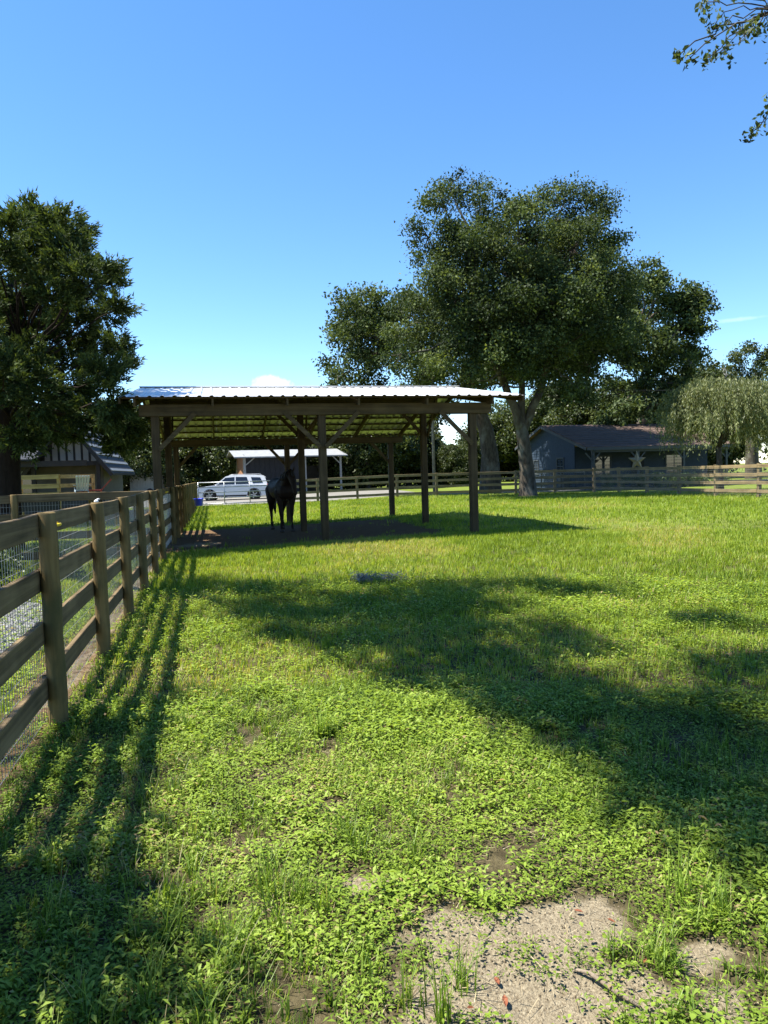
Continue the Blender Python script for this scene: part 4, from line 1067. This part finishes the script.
for i, (u, v, rx, rz) in enumerate(((-3.3, 5.9, .55, .75), (-2.3, 6.6, .5, .7), (-4.2, 7.4, .8, 1.0), (-1.5, 7.6, .38, .5), (-3.0, 8.6, .7, .8), (-5.6, 5.6, .8, .9))):
    p = FENCE0 + EU * u + EV * v; p.z = 0
    shrub('shrub', 'dark leafy shrub in the cedar shade outside the near fence', p, rx, rz, 2600, .06, M['shrubleaf'], 'shrubs outside the near fence')
for k in range(8):
    p = hc + EU * (.6 + k * 1.15) + EV * (HP2 - .75); p.z = gz(p.x, p.y)
    shrub('hedge_bush', 'clipped green bush in the row along the blue house porch', p, .62, .95, 900, .11, M['shrubleaf'], 'bushes along the porch', 0, 4)

# overhead oak outside the frame on the left, whose crown shades the foreground
def shade_lobe(px, py, r, h, thin=None):
    thin = thin or (.62 if py < 690 else .3)
    g = ground_at(px, py); return (Vector((g.x - SHX * h, g.y, h)), r, thin)
shade = [shade_lobe(*s) for s in ((225, 592, .75, 10.2), (300, 590, .75, 10.0), (380, 590, .75, 9.8), (450, 592, .7, 10.2), (520, 588, .62, 10.6), (600, 592, .6, 10.6), (240, 612, .6, 9.9), (310, 608, .8, 9.6), (400, 606, .8, 9.6), (480, 605, .6, 10), (330, 632, .6, 9.4), (200, 585, .6, 10.3), (350, 615, .75, 9.4), (420, 630, .75, 9.2), (480, 650, .75, 9.4), (450, 675, .5, 9.0), (380, 650, .4, 9.2), (430, 612, .7, 9.6), (480, 630, .7, 9.5), (530, 645, .6, 9.6), (520, 690, .6, 9.4), (620, 730, .6, 9.4), (690, 800, .45, 9.6), (650, 770, .4, 9.4), (540, 668, .75, 9.6), (600, 700, .7, 9.6), (560, 722, .5, 9.0),
         (660, 700, .65, 10), (660, 745, .55, 9.5), (720, 720, .6, 10), (740, 775, .55, 10.2), (765, 830, .42, 9.8), (720, 670, .6, 10.6), (800, 750, .7, 10.4), (745, 622, .5, 10.8), (800, 840, .5, 10), (850, 800, .8, 10.5))]
shade += [shade_lobe(*s, thin=.3) for s in ((-60, 900, .6, 7.2), (30, 960, .42, 6.6), (20, 860, .40, 7.4), (70, 800, .40, 7.8), (110, 740, .42, 8.2), (60, 1010, .36, 6.4), (120, 890, .14, 6.8), (140, 965, .18, 6.4), (-150, 800, .9, 8), (150, 1040, .2, 6.2), (165, 700, .2, 8.6), (-200, 700, 1.0, 8.8), (10, 570, .9, 6.6), (50, 548, .7, 6.2), (-50, 560, 1.0, 7.0), (-90, 600, 1.0, 7.4), (60, 575, .45, 6.8), (-20, 590, .6, 7.2))]
sb = Vector((-6.6, 4.2, 0))
leafy_tree('overhanging_oak', 'large oak outside the near fence spreading over the paddock', sb, [sb + Vector((0, 0, -.2)), sb + Vector((0, 0, 1.0)), sb + Vector((.2, .2, 3.4)), sb + Vector((.5, .5, 5.2))], [.75, .52, .46, .42],
    shade, (M['oakbark'], M['oakleaf']), .13, 360, (.38, .18), .6, None, [sb + Vector((.5, .5, 5.2)), Vector((-5.2, 6.6, 8.2)), Vector((-6.6, 8.6, 8.6)), Vector((-4.4, 5.2, 8.4)), Vector((-6.4, 3.4, 6.2))], .006, 7.0, limb_k=.006)

# oak to the right, out of frame but for a few hanging twigs
rb_ = Vector((10.4, 8.6, gz(10.4, 8.6))); BD_ = 8.5
tips = [(764, 12, .22), (742, 22, .20), (724, 12, .18), (738, 44, .18), (720, 52, .15), (755, 32, .18), (708, 58, .07), (690, 58, .04), (678, 56, .03), (768, 105, .10), (750, 134, .09), (764, 122, .10), (790, 100, .3), (712, 30, .10), (790, 20, .4), (735, -8, .2), (706, 2, .10), (765, -10, .3), (820, 40, .6), (860, -20, .9), (900, 60, 1.0), (940, -60, 1.2), (1000, 20, 1.3), (1080, -80, 1.4), (1000, -160, 1.4), (1150, 30, 1.3), (880, -120, 1.0), (1100, -220, 1.5)]
leafy_tree('branching_oak', 'oak beyond the paddock edge whose leafy twigs hang against the sky', rb_, [rb_ + Vector((0, 0, -.2)), rb_ + Vector((0, 0, 1.2)), rb_ + Vector((-.1, 0, 3.4)), rb_ + Vector((-.4, 0, 5.4))], [.6, .45, .38, .32],
    [(at(px, py, BD_ + random.uniform(-.25, .25)), r) for (px, py, r) in tips], (M['oakbark'], M['oakleaf']), .075, 130, (.30, .075), .5, None, [rb_ + Vector((-.4, 0, 5.4)), at(900, 20, BD_), at(840, -10, BD_), at(800, 8, BD_), at(775, 10, BD_), at(800, 90, BD_)], .003, 7.0, limb_k=.0045)

# ------------------------------------------------------------------ ground cover
def sector(n, d0, d1, half):
    th = rng.uniform(-half, half, n); d = np.sqrt(rng.uniform(d0 * d0, d1 * d1, n)); x, y = d * np.sin(th), d * np.cos(th)
    dens = n / (half * (d1 * d1 - d0 * d0)); m_ = int(.42 * dens * 2 * 1.9 * (d1 - d0))          # a thinner margin on both sides
    ym = rng.uniform(d0 * .7, d1 * .9, m_); xm = (math.tan(half) * ym + rng.uniform(-.15, 1.9, m_)) * rng.choice([-1, 1], m_)
    return np.concatenate([x, xm]), np.concatenate([y, ym])
def free(x, y, keep_dirt=.12):
    fu = (x - FENCE0.x) * EU.x + (y - FENCE0.y) * EU.y; fv = (x - FENCE0.x) * EV.x + (y - FENCE0.y) * EV.y
    grav = ((fu + 1.7) / 1.0) ** 2 + ((fv - 3.1) / 2.3) ** 2 < 1
    d, s = masks(x, y); p = (1 - .93 * grav) * (1 - np.clip((d - .3) * 2.2, 0, 1)) * (1 - np.clip((s - .22) * 3.5, 0, 1)); p = np.maximum(p, keep_dirt * (s < .95))
    return rng.uniform(0, 1, len(x)) < p

def sprig_template(nl, h, ls, asp=.32):
    vs = []; ti = []
    for k in range(nl):
        a = 2.4 * k + rng.uniform(-.3, .3); t = (k + .5) / nl; z = h * (.35 + .65 * t) * rng.uniform(.8, 1.1); rad = ls * rng.uniform(.15, 1.2)
        o = np.array([rad * math.cos(a), rad * math.sin(a), z]); d = np.array([math.cos(a), math.sin(a), rng.uniform(-.25, .55)]); d /= np.linalg.norm(d)
        s = np.cross(d, [0, 0, 1.0]); s /= np.linalg.norm(s); L = ls * rng.uniform(.7, 1.25); w = L * asp * rng.uniform(.85, 1.15); dn = np.array([0, 0, -.10 * L])
        vs += [o, o + d * L * .45 + s * w - dn, o + d * L + dn, o + d * L * .45 - s * w - dn]; tt = .25 + .5 * t + rng.uniform(-.12, .12); ti += [tt - .1, tt, tt + .06, tt]
    return np.array(vs), np.array(ti)
def tuft_template(nb, h, w, seg):
    vs = []; ti = []
    for k in range(nb):
        a = rng.uniform(0, 6.28); ln = rng.uniform(.1, .75); L = h * rng.uniform(.55, 1.15); o = np.array([rng.normal() * h * .12, rng.normal() * h * .12, 0.0])
        d = np.array([math.cos(a), math.sin(a), 0]); s = np.array([-math.sin(a), math.cos(a), 0]); P = []
        for i in range(seg + 1):
            t = i / seg; p = o + d * (ln * L * t * t) + np.array([0, 0, L * (t - .45 * ln * t * t)]); P.append((p, w * (1 - t * .9)))
        tt = rng.uniform(.1, .9)
        for i in range(seg):
            (p, w0), (q_, w1) = P[i], P[i + 1]; vs += [p - s * w0, p + s * w0, q_ + s * w1, q_ - s * w1]; e = .25 * i / seg; ti += [tt - .15 + e, tt - .15 + e, tt + e, tt + e]
    return np.array(vs), np.array(ti)
def blade_template(nb, h, w):
    vs = []; ti = []
    for k in range(nb):
        a = rng.uniform(0, 6.28); L = h * rng.uniform(.6, 1.2); o = np.array([rng.normal() * h * .7, rng.normal() * h * .7, 0.0]); d = np.array([math.cos(a), math.sin(a), 0]); s = np.array([-math.sin(a), math.cos(a), 0])
        vs += [o - s * w, o + s * w, o + d * L * rng.uniform(.1, .8) + np.array([0, 0, L])]; tt = rng.uniform(.2, .8); ti += [tt - .1, tt - .1, tt + .12]
    return np.array(vs), np.array(ti)
def scatter(name, label, temps, x, y, sc, mat, k, toff, cat):
    which = rng.integers(0, len(temps), len(x)); out, tt = [], []
    z = gz_np(x, y) + bumps(x, y) - .004
    for i, (v, t) in enumerate(temps):
        m_ = which == i; n = m_.sum()
        if n == 0: continue
        a = rng.uniform(0, 2 * math.pi, n); c, s = np.cos(a), np.sin(a); S = sc[m_]
        X = (c[:, None] * v[None, :, 0] - s[:, None] * v[None, :, 1]) * S[:, None] + x[m_][:, None]
        Y = (s[:, None] * v[None, :, 0] + c[:, None] * v[None, :, 1]) * S[:, None] + y[m_][:, None]
        Zz = v[None, :, 2] * S[:, None] * rng.uniform(.7, 1.25, n)[:, None] + z[m_][:, None]
        out.append(np.stack([X, Y, Zz], -1).reshape(-1, 3)); tt.append((t[None] + toff[m_][:, None]).ravel())
    o = link(name, np_mesh(name, np.concatenate(out), k, mat, np.clip(np.concatenate(tt), 0, 1)))
    return tag(o, label, cat, kind='stuff')
def tnoise(x, y): return (fbm(x * .9, y * .9, 41) - .5) * .7 + (fbm(x * 5, y * 5, 43) - .5) * .35 + rng.uniform(-.14, .14, len(x)) + (rng.uniform(0, 1, len(x)) < .015) * .5

# broad weeds close by
temps = [sprig_template(rng.integers(5, 9), rng.uniform(.03, .065), rng.uniform(.013, .020)) for _ in range(12)] + [sprig_template(rng.integers(4, 7), rng.uniform(.05, .085), rng.uniform(.026, .036), .15) for _ in range(7)]
x1, y1 = sector(42000, 1.4, 5.2, R(33)); x2, y2 = sector(21000, 5.2, 10.0, R(32))
x = np.concatenate([x1, x2]); y = np.concatenate([y1, y2]); keep = free(x, y, .30) & (fbm(x * 3.3, y * 3.3, 77) + rng.uniform(-.12, .12, len(x)) > .36); x, y = x[keep], y[keep]
scale = (.5 + .8 * fbm(x * 2.4, y * 2.4, 55)) * rng.uniform(.6, 1.25, len(x)) * (1 + np.clip((y - 3.5) / 7, 0, 1.0))
scale = scale * (1 - .22 * np.clip((masks(x, y)[1] - .15) * 3, 0, 1))
scatter('weeds', 'low broad leaved weeds carpeting the near paddock', temps, x, y, scale, M['weed'], 4, tnoise(x, y), 'weeds')
# grass tufts close by
temps = [tuft_template(8, .11, .0022, 2) for _ in range(5)] + [tuft_template(7, .085, .0042, 2) for _ in range(5)]
x1, y1 = sector(7600, 1.4, 5.2, R(34)); x2, y2 = sector(4800, 5.2, 11.0, R(33)); x = np.concatenate([x1, x2]); y = np.concatenate([y1, y2])
keep = free(x, y, .05) & (fbm(x * 1.9, y * 1.9, 88) > .38); x, y = x[keep], y[keep]
scale = rng.uniform(.45, 1.15, len(x)) * (1 + np.clip((y - 4) / 8, 0, .6))
scatter('grass', 'thin grass tufts growing among the near weeds', temps, x, y, scale, M['grass'], 4, tnoise(x, y), 'grass')
# taller clumps where the photograph shows them
temps = [tuft_template(26, .24, .0034, 3) for _ in range(4)]
pts = [(415, 865), (200, 895), (250, 885), (165, 935), (320, 905), (755, 790), (290, 900), (185, 730), (320, 742), (430, 1005), (120, 1010), (215, 1010), (700, 905), (60, 870), (560, 760), (150, 800), (240, 940), (345, 845), (740, 930), (665, 960), (30, 930)]
gp = [ground_at(*p) for p in pts]; x = np.concatenate([rng.normal(p.x, .05, 3) for p in gp]); y = np.concatenate([rng.normal(p.y, .05, 3) for p in gp])
scatter('tall_grass', 'taller bright grass clumps standing above the weeds', temps, x, y, rng.uniform(.5, .95, len(x)), M['grass'], 4, rng.uniform(-.1, .2, len(x)), 'grass')
# the lawn farther off
temps = [blade_template(6, .06, .0062) for _ in range(8)]
x1, y1 = sector(46000, 5.0, 17, R(34)); x2, y2 = sector(37000, 17, 41, R(33)); x = np.concatenate([x1, x2]); y = np.concatenate([y1, y2])
keep = free(x, y, .02); x, y = x[keep], y[keep]; dd = np.hypot(x, y)
scale = rng.uniform(.6, 1.2, len(x)) * (.75 + dd / 26)
tl = tnoise(x * .5, y * .5) + np.clip((fbm(x * .35, y * .35, 71) - .56) * 2.4, 0, .28) + (fbm(x * 1.6, y * 1.6, 72) - .5) * .35
scatter('lawn_grass', 'sunny lawn grass covering the far paddock', temps, x, y, scale, M['lawn'], 3, tl, 'grass')

# dry straw and crumbs lying on the soil
x, y = sector(8000, 1.4, 6.5, R(36)); n = len(x); z = gz_np(x, y) + bumps(x, y) + rng.uniform(.003, .03, n); a = rng.uniform(0, 6.28, n); L = rng.uniform(.015, .07, n); w = rng.uniform(.0006, .0015, n)
d = np.stack([np.cos(a), np.sin(a), rng.uniform(-.25, .25, n)], -1); sd = np.stack([-np.sin(a), np.cos(a), rng.uniform(-.5, .5, n)], -1); c = np.stack([x, y, z], -1)
q = np.stack([c - sd * w[:, None], c + sd * w[:, None], c + d * L[:, None] + sd * w[:, None] * .5, c + d * L[:, None] - sd * w[:, None] * .5], 1).reshape(-1, 3)
M['straw'] = leaf_mat('dry straw', [(0, (.10, .075, .045)), (.6, (.30, .24, .14)), (1, (.46, .39, .26))], .15, .8, .1, (1, 1, 1))
tag(link('dry_straw', np_mesh('dry_straw', q, 4, M['straw'], np.repeat(rng.uniform(0, 1, n), 4))), 'bits of dry straw lying among the weeds', 'straw', kind='stuff')

# loose stones of the gravel patch
def stones(n, poly_uv, name, label):
    u = rng.uniform(poly_uv[0], poly_uv[1], n); v = rng.uniform(poly_uv[2], poly_uv[3], n); k = ((u + 1.7) / 1.0) ** 2 + ((v - 3.1) / 2.3) ** 2 < 1 + .4 * rng.normal(size=n); u, v = u[k], v[k]; n = len(u)
    P = np.array(FENCE0)[None] + np.outer(u, np.array(EU)) + np.outer(v, np.array(EV)); P[:, 2] = gz_np(P[:, 0], P[:, 1]) + .028
    octa = np.array([[1, 0, 0], [0, 1, 0], [-1, 0, 0], [0, -1, 0], [0, 0, 1], [0, 0, -1]], float); F8 = [(0, 1, 4), (1, 2, 4), (2, 3, 4), (3, 0, 4), (1, 0, 5), (2, 1, 5), (3, 2, 5), (0, 3, 5)]
    S = rng.uniform(.012, .038, (n, 1, 1)) * rng.uniform(.6, 1.2, (n, 6, 1)); V = octa[None] * S; V[:, :, 2] *= .7
    a = rng.uniform(0, 6.28, n); c, s = np.cos(a)[:, None], np.sin(a)[:, None]; V = np.stack([c * V[:, :, 0] - s * V[:, :, 1], s * V[:, :, 0] + c * V[:, :, 1], V[:, :, 2]], -1) + P[:, None]
    tri = np.concatenate([V[:, list(f)] for f in F8], 1).reshape(-1, 3); ti = np.repeat(rng.uniform(0, 1, n), 24)
    tag(link(name, np_mesh(name, tri, 3, M['stone'], ti)), label, 'gravel', kind='stuff')
stones(4200, (-3.0, -.55, .4, 5.6), 'gravel', 'loose grey stones on the gravel patch outside the fence')

# crumbs and clods of soil on the bare patches
x, y = sector(24000, 1.6, 4.2, R(32)); n = len(x); d_, s_ = masks(x, y); k = (s_ > .3) | (rng.uniform(0, 1, n) < .05); x, y = x[k], y[k]; n = len(x)
P = np.stack([x, y, gz_np(x, y) + bumps(x, y) + .001], -1); octa = np.array([[1, 0, 0], [0, 1, 0], [-1, 0, 0], [0, -1, 0], [0, 0, 1]], float)
S = (rng.uniform(.001, .005, (n, 1, 1)) ** 1.0) * rng.uniform(.6, 1.4, (n, 5, 1)); V = octa[None] * S; a = rng.uniform(0, 6.28, n); c, s_ = np.cos(a)[:, None], np.sin(a)[:, None]
V = np.stack([c * V[:, :, 0] - s_ * V[:, :, 1], s_ * V[:, :, 0] + c * V[:, :, 1], V[:, :, 2]], -1) + P[:, None]
tri = np.concatenate([V[:, list(f)] for f in ((0, 1, 4), (1, 2, 4), (2, 3, 4), (3, 0, 4))], 1).reshape(-1, 3)
M['crumb'] = leaf_mat('soil crumb', [(0, (.08, .06, .038)), (.5, (.18, .148, .10)), (1, (.28, .24, .165))], 0.0, .95, .1)
tag(link('soil_crumbs', np_mesh('soil_crumbs', tri, 3, M['crumb'], np.repeat(rng.uniform(0, 1, n), 12))), 'loose crumbs of sandy soil on the bare patch', 'soil', kind='stuff')

# fallen moss, stick and dead leaves
gm_ = ground_at(376, 583); mo_ = []
for (dx, dy, n, s) in ((-.22, .12, 150, .07), (-.12, .04, 160, .08), (.08, -.02, 260, .10), (.26, .0, 240, .09)):
    p = rng.normal(size=(n, 3)) * np.array([s, s * .8, .03]) + np.array([dx, dy, .07]); mo_.append(p)
mo_ = np.concatenate(mo_); q = leaf_quads(mo_, .11, .10, .0)
o = link('fallen_moss', np_mesh('fallen_moss', q, 4, M['moss'], np.repeat(rng.uniform(0, 1, len(mo_)), 4))); o.location = gm_; tag(o, 'pale grey tangle of fallen moss lying on the lawn', 'moss')
a_, b_ = ground_at(572, 972), ground_at(640, 1010); m = MB(); m.tube([a_ + Vector((0, 0, .012)), a_.lerp(b_, .3) + Vector((0, .01, .022)), a_.lerp(b_, .7) + Vector((0, -.008, .018)), b_ + Vector((0, 0, .01))], [.004, .007, .008, .004], 8)
tag(m.build('stick', M['twig'], None, True), 'weathered dead stick lying on the sandy patch', 'stick')
lm = MB(); lm.add([(-.03, 0, .004), (-.008, .013, .010), (.018, .011, .012), (.034, 0, .006), (.016, -.012, .013), (-.01, -.012, .008), (0, 0, .001)], [(0, 1, 6), (1, 2, 6), (2, 3, 6), (3, 4, 6), (4, 5, 6), (5, 0, 6)])
lmesh = lm.mesh('dead_leaf', M['deadleaf'])
for (px, py) in ((505, 1005), (497, 985), (645, 965), (578, 915), (470, 1012), (612, 925), (690, 905)):
    g = ground_at(px, py); o = link('dead_leaf', lmesh, None, g + Vector((0, 0, .012)), (random.uniform(-.3, .3), random.uniform(-.3, .3), random.uniform(0, 6.28)), (random.uniform(.35, .65),) * 3)
    tag(o, 'small reddish brown dead leaf on the sandy patch', 'leaf', 'dead leaves on the sandy patch')
